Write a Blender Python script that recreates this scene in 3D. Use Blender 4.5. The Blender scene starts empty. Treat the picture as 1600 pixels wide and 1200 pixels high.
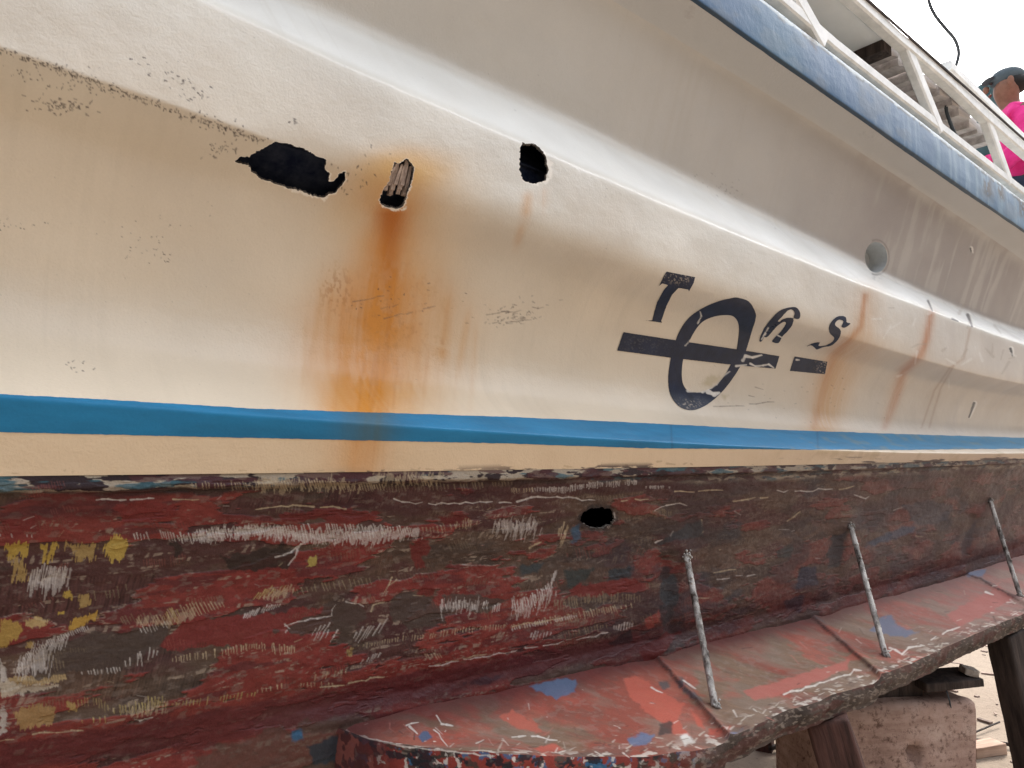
import bpy, bmesh, math, random
import numpy as np
from mathutils import Vector, Matrix
R = math.radians
rng = np.random.default_rng(11)
random.seed(5)
scene = bpy.context.scene
COL = scene.collection

# ------------------------------------------------------------------ camera, world, sun, exposure
CAM = np.array([0.0, -1.41, 1.9]); YAW = R(38.5); PITCH = R(5.49); F = 1155.6   # F in pixels of the 1600 wide photograph
cd = bpy.data.cameras.new('camera'); cam = bpy.data.objects.new('camera', cd); COL.objects.link(cam)
cd.sensor_width = 36; cd.lens = 26; cd.clip_start = 0.02; cd.clip_end = 2000
h_ = np.array([math.sin(YAW), math.cos(YAW), 0]); up_ = np.array([0, 0, 1.0])
FW = h_*math.cos(PITCH) + up_*math.sin(PITCH); RT = np.array([math.cos(YAW), -math.sin(YAW), 0]); UP = -h_*math.sin(PITCH) + up_*math.cos(PITCH)
cam.matrix_world = Matrix(((RT[0], UP[0], -FW[0], CAM[0]), (RT[1], UP[1], -FW[1], CAM[1]), (RT[2], UP[2], -FW[2], CAM[2]), (0, 0, 0, 1)))
scene.camera = cam
SUN = Vector((0.85, 0.16, 0.66)).normalized()
SKY_LOW, SKY_TOP = .03, 3.4
w = bpy.data.worlds.new('World'); scene.world = w; w.use_nodes = True
nt = w.node_tree; nt.nodes.clear()
sky = nt.nodes.new('ShaderNodeTexSky'); sky.sky_type = 'NISHITA'; sky.sun_disc = False
sky.sun_elevation = math.asin(SUN.z); sky.sun_rotation = math.atan2(SUN.x, SUN.y); sky.air_density = 1.0; sky.dust_density = 2.0; sky.ozone_density = 0.6
hs = nt.nodes.new('ShaderNodeHueSaturation'); hs.inputs['Saturation'].default_value = 0.28
bgd = nt.nodes.new('ShaderNodeBackground'); bgd.inputs['Strength'].default_value = 0.15
wo = nt.nodes.new('ShaderNodeOutputWorld')
# overcast veil: the sky brightens from the horizon to the zenith
geo = nt.nodes.new('ShaderNodeTexCoord'); sep = nt.nodes.new('ShaderNodeSeparateXYZ'); mr = nt.nodes.new('ShaderNodeMapRange')
mr.interpolation_type = 'SMOOTHSTEP'; mr.inputs['From Min'].default_value = .12; mr.inputs['From Max'].default_value = .68; mr.inputs['To Min'].default_value = SKY_LOW; mr.inputs['To Max'].default_value = SKY_TOP
vm = nt.nodes.new('ShaderNodeVectorMath'); vm.operation = 'SCALE'
nt.links.new(geo.outputs['Generated'], sep.inputs[0]); nt.links.new(sep.outputs['Z'], mr.inputs['Value'])
nt.links.new(sky.outputs[0], hs.inputs['Color']); nt.links.new(hs.outputs[0], vm.inputs[0]); nt.links.new(mr.outputs[0], vm.inputs['Scale']); nt.links.new(vm.outputs[0], bgd.inputs['Color']); nt.links.new(bgd.outputs[0], wo.inputs['Surface'])
sl = bpy.data.lights.new('sun', 'SUN'); sl.energy = 2.6; sl.angle = R(9); sl.color = (1, .94, .85)
so = bpy.data.objects.new('sun', sl); COL.objects.link(so)
so.rotation_euler = SUN.to_track_quat('Z', 'Y').to_euler()
scene.view_settings.view_transform = 'Standard'; scene.view_settings.look = 'None'
scene.view_settings.gamma = 1; scene.view_settings.exposure = 0.55
scene.cycles.max_bounces = 6; scene.cycles.diffuse_bounces = 4

# ------------------------------------------------------------------ helpers
def ray(x, y):
    return FW + RT*((x-800)/F) - UP*((y-600)/F)
def at_y(x, y, Y):
    d = ray(x, y); return CAM + d*((Y-CAM[1])/d[1])
def at_z(x, y, Z):
    d = ray(x, y); return CAM + d*((Z-CAM[2])/d[2])
def at_d(x, y, dep):
    return CAM + ray(x, y)*dep
def at_x(x, y, X):
    d = ray(x, y); return CAM + d*((X-CAM[0])/d[0])
def project(P):
    v = P - CAM; z = v@FW; ok = z > 0.12; zz = np.where(ok, z, 1)
    return np.where(ok, 800+F*(v@RT)/zz, -9e3), np.where(ok, 600-F*(v@UP)/zz, -9e3), zz
def lin(r, g, b):
    f = lambda c: ((c/255+.055)/1.055)**2.4 if c > 10 else c/255/12.92
    return np.array([f(r), f(g), f(b)], dtype=np.float32)
def sstep(a, b, x):
    t = np.clip((x-a)/(b-a), 0, 1); return t*t*(3-2*t)
def _hash(ix, iy, seed):
    n = (ix*374761393 + iy*668265263 + seed*974634121) & 0x7fffffff
    n = ((n ^ (n >> 13))*1274126177) & 0x7fffffff
    return ((n ^ (n >> 16)) & 0xffff)/65535.0
def vnoise(x, y, seed=0):
    x0 = np.floor(x).astype(np.int64); y0 = np.floor(y).astype(np.int64); fx = x-x0; fy = y-y0
    fx = fx*fx*(3-2*fx); fy = fy*fy*(3-2*fy)
    a = _hash(x0, y0, seed); b = _hash(x0+1, y0, seed); c = _hash(x0, y0+1, seed); d = _hash(x0+1, y0+1, seed)
    return (a*(1-fx)+b*fx)*(1-fy) + (c*(1-fx)+d*fx)*fy
def fbm(x, y, seed=0, oc=4, gain=.5):
    s = 0; a = 1; t = 0
    for o in range(oc):
        s = s + a*vnoise(x*2**o+17.3*o, y*2**o-9.1*o, seed+o); t += a; a *= gain
    return s/t
def poly_sdf(px, py, pts):                     # negative inside
    pts = np.asarray(pts, float); d = np.full(px.shape, 1e9); s = np.zeros(px.shape, bool)
    for (ax, ay), (bx, by) in zip(pts, np.roll(pts, -1, 0)):
        ex, ey = bx-ax, by-ay; L = ex*ex+ey*ey+1e-9
        t = np.clip(((px-ax)*ex+(py-ay)*ey)/L, 0, 1)
        d = np.minimum(d, (px-ax-t*ex)**2+(py-ay-t*ey)**2)
        c = ((ay > py) != (by > py)) & (px < ex*(py-ay)/(by-ay+1e-12)+ax)
        s ^= c
    d = np.sqrt(d); return np.where(s, -d, d)
def line_dist(px, py, pts):
    d = np.full(px.shape, 1e9); u = np.zeros(px.shape); acc = 0
    for (ax, ay), (bx, by) in zip(pts[:-1], pts[1:]):
        ex, ey = bx-ax, by-ay; L = ex*ex+ey*ey+1e-9
        t = np.clip(((px-ax)*ex+(py-ay)*ey)/L, 0, 1)
        dd = np.hypot(px-ax-t*ex, py-ay-t*ey); m = dd < d
        d = np.where(m, dd, d); u = np.where(m, acc+t*math.sqrt(L), u); acc += math.sqrt(L)
    return d, u/max(acc, 1e-6)
def smooth_closed(pts, n=6):
    pts = np.asarray(pts, float); out = []
    k = len(pts)
    for i in range(k):
        p0, p1, p2, p3 = pts[i-1], pts[i], pts[(i+1) % k], pts[(i+2) % k]
        for t in np.linspace(0, 1, n, endpoint=False):
            out.append(.5*((2*p1)+(-p0+p2)*t+(2*p0-5*p1+4*p2-p3)*t*t+(-p0+3*p1-3*p2+p3)*t**3))
    return np.array(out)

def tag(o, label=None, cat=None, group=None, kind=None):
    for k, v in (('label', label), ('category', cat), ('group', group), ('kind', kind)):
        if v: o[k] = v
    return o
def empty(name, loc=(0, 0, 0)):
    o = bpy.data.objects.new(name, None); COL.objects.link(o); o.location = loc; o.empty_display_size = .1; return o
def link(name, me, mat, parent=None, smooth=False):
    o = bpy.data.objects.new(name, me); COL.objects.link(o)
    if mat: me.materials.append(mat)
    if parent:
        o.parent = parent; bpy.context.view_layer.update() if False else None
        o.matrix_parent_inverse = Matrix.Translation(-Vector(parent.location))
    if smooth and len(me.polygons): me.polygons.foreach_set('use_smooth', [True]*len(me.polygons))
    return o
def raw_mesh(name, V, Q, col=None, rough=None, tris=None):
    me = bpy.data.meshes.new(name); V = np.ascontiguousarray(V, np.float32); Q = np.ascontiguousarray(Q, np.int32)
    nq = len(Q); k = Q.shape[1]
    me.vertices.add(len(V)); me.vertices.foreach_set('co', V.ravel())
    me.loops.add(nq*k); me.loops.foreach_set('vertex_index', Q.ravel())
    me.polygons.add(nq); me.polygons.foreach_set('loop_start', np.arange(nq, dtype=np.int32)*k)
    me.polygons.foreach_set('loop_total', np.full(nq, k, np.int32))
    me.polygons.foreach_set('use_smooth', np.ones(nq, bool))
    me.update(calc_edges=True); me.validate()
    if col is not None:
        a = me.attributes.new('paint', 'FLOAT_COLOR', 'POINT'); c = np.ones((len(V), 4), np.float32); c[:, :3] = np.clip(col, 0, 1)
        if rough is not None: c[:, 3] = rough
        a.data.foreach_set('color', c.ravel())
    return me

# ------------------------------------------------------------------ materials
class NT:
    def __init__(s, name):
        s.m = bpy.data.materials.new(name); s.m.use_nodes = True; s.t = s.m.node_tree; s.t.nodes.clear()
        s.out = s.n('ShaderNodeOutputMaterial'); s.b = s.n('ShaderNodeBsdfPrincipled'); s.l(s.b.outputs[0], s.out.inputs['Surface'])
    def n(s, t, **kw):
        x = s.t.nodes.new(t)
        for k, v in kw.items(): setattr(x, k, v)
        return x
    def l(s, a, b): s.t.links.new(a, b)
    def coord(s, scale=(1, 1, 1)):
        tc = s.n('ShaderNodeTexCoord'); mp = s.n('ShaderNodeMapping'); mp.inputs['Scale'].default_value = scale; s.l(tc.outputs['Object'], mp.inputs['Vector']); return mp.outputs[0]
    def noise(s, scale, detail=5, rough=.6, vec=None):
        x = s.n('ShaderNodeTexNoise'); x.inputs['Scale'].default_value = scale; x.inputs['Detail'].default_value = detail; x.inputs['Roughness'].default_value = rough
        s.l(vec if vec is not None else s.coord(), x.inputs['Vector']); return x.outputs['Fac']
    def ramp(s, fac, stops):
        x = s.n('ShaderNodeValToRGB'); e = x.color_ramp.elements
        while len(e) < len(stops): e.new(.5)
        for el, (p, c) in zip(e, stops): el.position = p; el.color = (*c, 1) if len(c) == 3 else c
        s.l(fac, x.inputs[0]); return x.outputs[0]
    def mix(s, fac, a, b, mode='MIX'):
        x = s.n('ShaderNodeMix', data_type='RGBA', blend_type=mode)
        for i, v in ((0, fac), (6, a), (7, b)):
            if hasattr(v, 'links') or hasattr(v, 'is_linked'): s.l(v, x.inputs[i])
            else: x.inputs[i].default_value = v if i == 0 else (*v, 1)
        return x.outputs[2]
    def bump(s, h, strength, dist, prev=None):
        x = s.n('ShaderNodeBump'); x.inputs['Strength'].default_value = strength; x.inputs['Distance'].default_value = dist; s.l(h, x.inputs['Height'])
        if prev is not None: s.l(prev, x.inputs['Normal'])
        return x.outputs[0]
def painted(name, var=.12, bumps=((110, .25, .004), (420, .2, .001)), spec=.3):
    t = NT(name); a = t.n('ShaderNodeAttribute', attribute_name='paint')
    nz = t.noise(260, 4, .7); g = t.ramp(nz, [(.25, (1-var,)*3), (.75, (1+var*.5,)*3)])
    c = t.mix(1.0, a.outputs['Color'], g, 'MULTIPLY'); t.l(c, t.b.inputs['Base Color']); t.l(a.outputs['Alpha'], t.b.inputs['Roughness'])
    t.b.inputs['Specular IOR Level'].default_value = spec
    nrm = None
    for sc, st, di in bumps: nrm = t.bump(t.noise(sc, 3, .55), st, di, nrm)
    t.l(nrm, t.b.inputs['Normal']); return t.m
def plain(name, c1, c2, scale=8, rough=.7, bump=.3, dist=.004, stretch=(1, 1, 1), metal=0, bscale=None, spec=.3, lo=.35, hi=.65):
    t = NT(name); v = t.coord(stretch); nz = t.noise(scale, 8, .65, v)
    t.l(t.ramp(nz, [(lo, c1), (hi, c2)]), t.b.inputs['Base Color']); t.b.inputs['Roughness'].default_value = rough; t.b.inputs['Metallic'].default_value = metal
    t.b.inputs['Specular IOR Level'].default_value = spec
    t.l(t.bump(t.noise(bscale or scale*4, 6, .65, v), bump, dist), t.b.inputs['Normal']); return t.m
M = {}
M['side'] = painted('hull_paint', .04, ((70, .22, .004), (230, .42, .0018)), .55)
M['stripe'] = painted('stripe_paint', .07, ((70, .2, .004), (300, .2, .001)), .25)
M['bottom'] = painted('antifouling', .22, ((60, .35, .004), (330, .45, .0018)), .20)
M['shelf'] = painted('shelf_paint', .18, ((60, .35, .003), (330, .45, .0014)), .10)
M['letter'] = painted('letter_paint', .2, ((150, .2, .002),), .3)
M['rim'] = plain('fibreglass_edge', (.02, .018, .018), (.22, .19, .16), 50, .8, .6, .003)
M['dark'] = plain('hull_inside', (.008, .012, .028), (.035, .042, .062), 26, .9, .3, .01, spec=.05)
M['shell'] = plain('shell_paint', (.12, .03, .028), (.20, .05, .045), 5, .7, .3, .006)
M['deck'] = plain('deck_paint', (.30, .30, .28), (.42, .42, .40), 5, .7, .2, .003)
M['fibre'] = plain('broken_fibre', (.16, .11, .085), (.56, .45, .38), 60, .8, .6, .003, (1, 1, .15))
M['white_metal'] = plain('white_rail_paint', (.66, .68, .66), (.86, .87, .85), 14, .45, .15, .002)
M['grey_panel'] = plain('grey_ceiling_paint', (.80, .83, .82), (.88, .90, .89), 3, .6, .05, .002)
M['old_wood'] = plain('grey_plank', (.34, .30, .28), (.68, .63, .60), 5, .8, .5, .006, (.5, 6, 6), lo=.3, hi=.7)
M['dark_wood'] = plain('dark_timber', (.018, .013, .011), (.07, .05, .042), 7, .85, .6, .008, (5, 5, .6))
M['red_wood'] = plain('reddish_timber', (.035, .016, .012), (.12, .055, .042), 7, .85, .6, .008, (5, 5, .6))
M['pale_wood'] = plain('pale_board', (.30, .19, .13), (.50, .34, .25), 8, .8, .4, .004, (.5, 5, 5))
M['steel'] = plain('rod_steel', (.055, .042, .034), (.50, .47, .43), 30, .6, .8, .006, (1, 1, .35), metal=.25, lo=.36, hi=.60)
M['cable'] = plain('cable_rubber', (.03, .035, .04), (.06, .07, .075), 20, .6, .1, .001)
M['drain'] = plain('drain_pipe', (.40, .42, .42), (.58, .60, .60), 9, .5, .1, .002)
M['rock'] = plain('pale_rubble', (.35, .28, .22), (.6, .52, .44), 14, .9, .8, .02)

# ------------------------------------------------------------------ hull sections from feature lines
HC = CAM[2]
def line(pts, Y, deg=3):                       # photograph points on a lengthwise hull line lying Y metres out -> smooth Z(X)
    P = np.array([at_y(x, y, Y) for x, y in pts]); X0, X1 = P[:, 0].min(), P[:, 0].max()
    c = np.polyfit(P[:, 0], P[:, 2], deg); dc = np.polyder(c)
    def f(X):
        Xc = np.clip(X, X0, X1); z = np.polyval(c, Xc)
        return z + np.where(X < X0, (X-X0)*np.clip(np.polyval(dc, X0), -.9, .9), 0) + np.where(X > X1, (X-X1)*np.clip(np.polyval(dc, X1), -.3, .3), 0)
    return f
YR, Y1, Y2, Y3, Y4, Y6, Y7 = -.20, -.10, .02, -.16, -.150, -.130, -.098
ZR = line([(1090, 0), (1150, 47), (1220, 97), (1285, 143), (1350, 188), (1475, 272), (1600, 362)], YR, 2)
ZRT = line([(1200, 9), (1300, 85), (1400, 160), (1475, 222), (1575, 297)], YR, 2)
Z1 = line([(1000, 30), (1110, 95), (1250, 172), (1425, 295), (1600, 408)], Y1, 2)
Z2 = line([(440, 0), (600, 62), (800, 150), (900, 198), (1050, 272), (1200, 345), (1350, 420), (1475, 470), (1600, 519)], Y2)
Z3 = line([(310, 0), (400, 40), (500, 82), (650, 145), (800, 212), (900, 260), (1025, 315), (1150, 367), (1275, 417), (1360, 447), (1475, 492), (1600, 538)], Y3)
Z4 = line([(0, 75), (100, 105), (200, 145), (300, 180), (400, 212), (560, 262), (700, 308), (800, 343), (900, 380), (1000, 418), (1080, 445), (1175, 478), (1340, 530), (1450, 562), (1600, 600)], Y4)
Z6 = line([(0, 618), (250, 638), (500, 655), (800, 675), (1050, 692), (1250, 701), (1600, 708)], Y6, 2)
Z7 = line([(0, 740), (400, 742), (800, 735), (1000, 733), (1300, 723), (1600, 717)], Y7, 2)
Z8 = line([(560, 1115), (650, 1096), (800, 1063), (1020, 1018), (1265, 958), (1500, 890), (1600, 862)], .06, 2)   # hull meets bilge shelf

PXL, PXR = -110, 1730
def col_x(n):                                  # columns: even steps of sight angle in the seen stretch, coarse beyond it
    px = np.linspace(PXL, PXR, n); ang = YAW + np.arctan((px-800)/F)
    mid = 1.41*np.tan(np.clip(ang, -1.5, 1.5))
    left = np.linspace(-2.6, mid[0], 40, endpoint=False); right = np.linspace(mid[-1], 5.7, 30)[1:]
    right = right if mid[-1] < 5.6 else np.array([])
    mid = mid[mid < 5.7]
    return np.concatenate([left, mid, right])
def gsmooth(A, sig):
    k = int(3*sig)+1; x = np.arange(-k, k+1); g = np.exp(-x*x/(2*sig*sig)); g /= g.sum()
    out = np.zeros_like(A); Ap = np.pad(A, ((k, k),)+((0, 0),)*(A.ndim-1), mode='reflect', reflect_type='odd')
    for i, wgt in enumerate(g): out += wgt*Ap[i:i+A.shape[0]]
    return out
def normals(P):
    du = np.gradient(P, axis=1); dv = np.gradient(P, axis=0); n = np.cross(du, dv); n /= np.linalg.norm(n, axis=2, keepdims=True)+1e-12
    return -n if n[..., 1].mean() > 0 else n
class Grid:
    def __init__(s, P):
        s.P = P; s.nr, s.nc = P.shape[:2]; s.N = normals(P); s.px, s.py, s.z = project(P.reshape(-1, 3))
        s.px = s.px.reshape(s.nr, s.nc); s.py = s.py.reshape(s.nr, s.nc); s.z = s.z.reshape(s.nr, s.nc)
        s.X = P[..., 0]
        ds = np.linalg.norm(np.diff(P, axis=0), axis=2); s.T = np.concatenate([np.zeros((1, s.nc)), np.cumsum(ds, 0)], 0)   # distance down the girth
        s.col = np.zeros((s.nr, s.nc, 3), np.float32); s.rough = np.full((s.nr, s.nc), .55, np.float32); s._bins()
    def _bins(s, B=10):
        s.B = B; fx = np.floor(s.px.ravel()/B).astype(np.int64)+60; fy = np.floor(s.py.ravel()/B).astype(np.int64)+60
        ok = (fx >= 0) & (fx < 300) & (fy >= 0) & (fy < 300); key = np.where(ok, fx*300+fy, 90000)
        s.order = np.argsort(key, kind='stable'); s.start = np.searchsorted(key[s.order], np.arange(90002))
    def near(s, x0, y0, x1, y1):
        B = s.B; out = []
        for bx in range(max(0, int(x0//B)+60), min(299, int(x1//B)+60)+1):
            a = bx*300+max(0, int(y0//B)+60); b = bx*300+min(299, int(y1//B)+60)
            if b >= a: out.append(s.order[s.start[a]:s.start[b+1]])
        return np.concatenate(out) if out else np.zeros(0, int)
    def paint(s, idx, c, a):
        f = s.col.reshape(-1, 3); a = np.clip(a, 0, 1)[:, None]; f[idx] = f[idx]*(1-a)+np.asarray(c, np.float32)*a
    def blend(s, mask, c):
        m = np.clip(mask, 0, 1)[..., None]; s.col = (s.col*(1-m)+np.asarray(c, np.float32)*m).astype(np.float32)
    def stroke(s, p, q, width, c, a=1, soft=.8):
        m = width+2; i = s.near(min(p[0], q[0])-m, min(p[1], q[1])-m, max(p[0], q[0])+m, max(p[1], q[1])+m)
        if not len(i): return
        x, y = s.px.ravel()[i], s.py.ravel()[i]; ex, ey = q[0]-p[0], q[1]-p[1]; L = ex*ex+ey*ey+1e-9
        t = np.clip(((x-p[0])*ex+(y-p[1])*ey)/L, 0, 1); d = np.hypot(x-p[0]-t*ex, y-p[1]-t*ey)
        wd = width*(1-.55*t)/2
        s.paint(i, c, a*(1-sstep(wd-soft*.5, wd+soft, d)))
    def path(s, pts, width, c, a=1, gaps=0, wob=1.2, seed=1):
        pts = np.asarray(pts, float); out = [pts[0]]; lr = np.random.default_rng(seed)
        for p, q in zip(pts[:-1], pts[1:]):
            n = max(1, int(np.hypot(*(q-p))/9))
            for k in range(1, n+1): out.append(p+(q-p)*k/n+lr.normal(0, wob, 2)*(.4 if k == n else 1))
        for p, q in zip(out[:-1], out[1:]):
            if lr.random() >= gaps: s.stroke(p, q, width*lr.uniform(.6, 1.3), c, a*lr.uniform(.7, 1))
    def blob(s, pts, c, a=1, rough=3., freq=.12, seed=3, soft=1.2, streak=0):
        pts = np.asarray(pts, float); m = rough*2+4
        i = s.near(pts[:, 0].min()-m, pts[:, 1].min()-m, pts[:, 0].max()+m, pts[:, 1].max()+m)
        if not len(i): return
        x, y = s.px.ravel()[i], s.py.ravel()[i]; d = poly_sdf(x, y, pts) + (fbm(x*freq, y*freq, seed, 4)-.5)*2*rough
        if streak: d = d+(vnoise(x*.55+y*.12, y*.03, seed+9)-.5)*streak
        s.paint(i, c, a*(1-sstep(-soft, soft, d)))
    def ticks(s, pts, length, spacing, c, a=.9, tilt=.12, width=2., seed=1, jit=.35, skip=.08):
        lr = np.random.default_rng(seed); pts = np.asarray(pts, float)
        seg = np.hypot(*(pts[1:]-pts[:-1]).T); cum = np.concatenate([[0], np.cumsum(seg)]); u = 0
        drift = 0
        while u < cum[-1]:
            x = np.interp(u, cum, pts[:, 0]); y = np.interp(u, cum, pts[:, 1]); f = u/cum[-1]
            drift = drift*.8+lr.normal(0, length*.06)
            if lr.random() > skip:
                L = length*lr.uniform(1-jit, 1+jit)*(.35+.65*math.sin(math.pi*min(1, max(0, f*.94+.04)))**.5); tl = tilt+lr.normal(0, .05)
                s.stroke((x-tl*L*.5, y-L*.5+drift), (x+tl*L*.5, y+L*.5+drift), width*lr.uniform(.7, 1.25), c, a*lr.uniform(.55, 1))
            u += spacing*lr.uniform(.75, 1.25)
    def quads(s, keep=None):
        i = np.arange(s.nr*s.nc, dtype=np.int32).reshape(s.nr, s.nc)
        Q = np.stack([i[:-1, :-1], i[1:, :-1], i[1:, 1:], i[:-1, 1:]], -1)
        return Q.reshape(-1, 4) if keep is None else Q[keep]
    def snap(s, sdf, verts):                    # slide vertices over the surface on to the zero line of sdf
        gi = np.gradient(sdf, axis=0); gj = np.gradient(sdf, axis=1); g2 = gi*gi+gj*gj+1e-9
        di = np.clip(-sdf*gi/g2, -1.2, 1.2); dj = np.clip(-sdf*gj/g2, -1.2, 1.2)
        I, J = np.meshgrid(np.arange(s.nr), np.arange(s.nc), indexing='ij')
        def samp(A):
            a = np.clip(I+di, 0, s.nr-1.001)[verts]; b = np.clip(J+dj, 0, s.nc-1.001)[verts]; a0 = a.astype(int); b0 = b.astype(int); fa = (a-a0)[:, None]; fb = (b-b0)[:, None]
            return (A[a0, b0]*(1-fa)+A[a0+1, b0]*fa)*(1-fb)+(A[a0, b0+1]*(1-fa)+A[a0+1, b0+1]*fa)*fb
        P = s.P.copy(); P[verts] = samp(s.P); return P
    def full_sdf(s, pts_list, rough=0, freq=.3, seed=2):
        out = np.full((s.nr, s.nc), 60.0).ravel()
        for pts in pts_list:
            pts = np.asarray(pts, float); i = s.near(pts[:, 0].min()-30, pts[:, 1].min()-30, pts[:, 0].max()+30, pts[:, 1].max()+30)
            x, y = s.px.ravel()[i], s.py.ravel()[i]; d = poly_sdf(x, y, pts)
            if rough: d = d+(fbm(x*freq, y*freq, seed, 3)-.5)*2*rough
            out[i] = np.minimum(out[i], d)
        return out.reshape(s.nr, s.nc)
    def patch(s, sdf, name, mat, parent, lift, col, rough=.5, thick=True):   # a coat of paint lying on the surface, as a mesh of its own
        c4 = np.stack([sdf[:-1, :-1], sdf[1:, :-1], sdf[1:, 1:], sdf[:-1, 1:]], -1); keep = (c4 < 0).any(-1)
        Q = s.quads(keep); used = np.zeros(s.nr*s.nc, bool); used[Q.ravel()] = True
        mv = used.reshape(s.nr, s.nc) & (sdf > 0)
        P = s.snap(sdf, mv) + s.N*lift
        ids = np.nonzero(used)[0]; mp = np.full(s.nr*s.nc, -1, np.int32); mp[ids] = np.arange(len(ids))
        cc = col.reshape(-1, 3)[ids] if col.ndim == 3 else np.tile(col, (len(ids), 1))
        rr = rough.ravel()[ids] if hasattr(rough, 'ravel') else np.full(len(ids), rough)
        return link(name, raw_mesh(name, P.reshape(-1, 3)[ids], mp[Q], cc, rr), mat, parent)

def section_grid(X, knots, rows, sig):
    """knots: list of (Yfunc, Zfunc) from top to bottom, rows per span, smoothing radius in rows at each knot"""
    Ys = [np.broadcast_to(k[0](X) if callable(k[0]) else k[0], X.shape) for k in knots]; Zs = [np.broadcast_to(k[1](X), X.shape) for k in knots]
    YY, ZZ, SG = [], [], []
    for a in range(len(knots)-1):
        n = rows[a]; tt = np.linspace(0, 1, n, endpoint=(a == len(knots)-2))[:, None]
        YY.append(Ys[a]*(1-tt)+Ys[a+1]*tt); ZZ.append(Zs[a]*(1-tt)+Zs[a+1]*tt); SG.append(np.interp(tt[:, 0], [0, .5, 1], [sig[a], max(sig[a], sig[a+1])*.8, sig[a+1]]))
    A = np.stack([np.concatenate(YY), np.concatenate(ZZ)], -1); SG = np.concatenate(SG)
    s1, s2, s3 = gsmooth(A, 2), gsmooth(A, 7), gsmooth(A, 20)
    lev = np.array([0, 2, 7, 20]); out = np.zeros_like(A)
    for r in range(A.shape[0]):
        g = SG[r]; out[r] = (A[r]*(1-g/2)+s1[r]*g/2) if g < 2 else (s1[r]*(7-g)/5+s2[r]*(g-2)/5) if g < 7 else (s2[r]*(20-g)/13+s3[r]*(g-7)/13)
    return np.stack([np.broadcast_to(X, A.shape[:2]), out[..., 0], out[..., 1]], -1).copy()

boat = empty('fishing_boat', (2.0, 1.4, .45))
tag(boat, 'old cream fishing boat on blocks with blue stripe, rust runs and scraped red bottom', 'boat')

# ------------------------------------------------------------------ topsides
XC = col_x(1300)
def bet(fa, fb, t): return lambda X: fa(X)*(1-t)+fb(X)*t
Y4f = lambda X: Y4+0*X
soft = lambda X: sstep(.2, 1.6, X)             # the overhang below the lower knuckle softens towards the stern
side_knots = [(YR, ZR), (Y1, Z1), (Y2, Z2), (Y3, Z3), (Y4f, Z4),
              (lambda X: -.048+.0*soft(X), bet(Z4, Z6, .12)), (lambda X: .000+.004*soft(X), bet(Z4, Z6, .34)), (.036, bet(Z4, Z6, .60)), (.012, bet(Z4, Z6, .81)), (Y6, Z6), (Y7, Z7)]
side_rows = [40, 130, 70, 140, 46, 66, 70, 60, 70, 62]
P = section_grid(XC, side_knots, side_rows, [0, 7, 7, 3, 2, 8, 16, 19, 18, 3, 0])
wk = (sstep(.36, .66, XC)*(1-.7*sstep(2.1, 3.1, XC)))[None, :]; ri = np.arange(P.shape[0])[:, None]; rk = sum(side_rows[:4])
wk = wk*sstep(rk-75, rk-20, ri)*(1-sstep(rk+60, rk+130, ri)); P[..., 1] = P[..., 1]*(1-wk)+gsmooth(P[..., 1], 19)*wk
Xg, Tg = P[..., 0], P[..., 2]
P[..., 1] += (fbm(Xg*3.1, Tg*4.2, 5, 3)-.5)*.008 + (fbm(Xg*13, Tg*15, 8, 3)-.5)*.0030
G = Grid(P); print('side grid', G.P.shape)
px, py = G.px, G.py
cream = np.array([.64, .55, .425]); white = np.array([.67, .65, .585])
tr = np.arange(G.nr)[:, None]; r4 = sum(side_rows[:4]); r3 = sum(side_rows[:3]); r2 = sum(side_rows[:2])
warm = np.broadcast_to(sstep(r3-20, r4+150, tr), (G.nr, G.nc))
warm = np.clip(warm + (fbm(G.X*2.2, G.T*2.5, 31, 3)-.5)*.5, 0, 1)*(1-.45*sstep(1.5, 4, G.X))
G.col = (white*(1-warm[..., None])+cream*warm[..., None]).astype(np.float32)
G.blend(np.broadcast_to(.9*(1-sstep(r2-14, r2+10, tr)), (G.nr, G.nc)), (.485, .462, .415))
G.blend(np.broadcast_to(.8*sstep(r2-4, r2+14, tr)*(1-sstep(r3-12, r3-2, tr)), (G.nr, G.nc))*(.75+.5*(fbm(G.X*8, G.T*9, 43, 3)-.5)), (.82, .825, .79))  # ledge lightened: sky highlight on its upward face put into the colour
n1 = fbm(G.X*5, G.T*5, 41, 5); G.col *= (1-.10*(n1[..., None]-.5)*2)
# weather streaks running down; panels darker towards the stern; pale line below rail
st = fbm(G.X*60, G.P[..., 2]*2.2, 51, 3); G.blend(.16*sstep(.5, .85, st)*sstep(.3, .7, fbm(G.X*2, G.T*3, 52, 3)), (.42, .36, .27))
st2 = fbm(G.X*26, G.P[..., 2]*1.6, 53, 3); G.blend(.45*sstep(.52, .8, st2)*sstep(2.0, 4.2, G.X)*(tr < r2+10), (.42, .385, .35))
G.blend(.35*sstep(.45, .8, fbm(G.X*9, G.P[..., 2]*5, 54, 4))*sstep(2.2, 4.0, G.X), (.47, .44, .41))
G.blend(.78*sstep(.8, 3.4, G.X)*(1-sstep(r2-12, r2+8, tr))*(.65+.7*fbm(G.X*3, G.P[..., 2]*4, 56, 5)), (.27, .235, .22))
G.blend(.38*sstep(1.4, 3.8, G.X)*sstep(r3-5, r3+20, tr)*(.7+.6*fbm(G.X*4, G.T*5, 57, 4)), (.42, .345, .30))
G.blend(.22*sstep(.5, .75, fbm(G.X*3.2, G.T*3.6, 58, 5))*sstep(r3, r3+60, tr), (.50, .41, .31))
G.blend(.5*sstep(.54, .72, fbm(G.X*22, G.P[..., 2]*3, 59, 5))*sstep(2.4, 3.6, G.X)*(1-sstep(r2-15, r2, tr))*sstep(side_rows[0]-5, side_rows[0]+12, tr), (.46, .43, .39))
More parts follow.
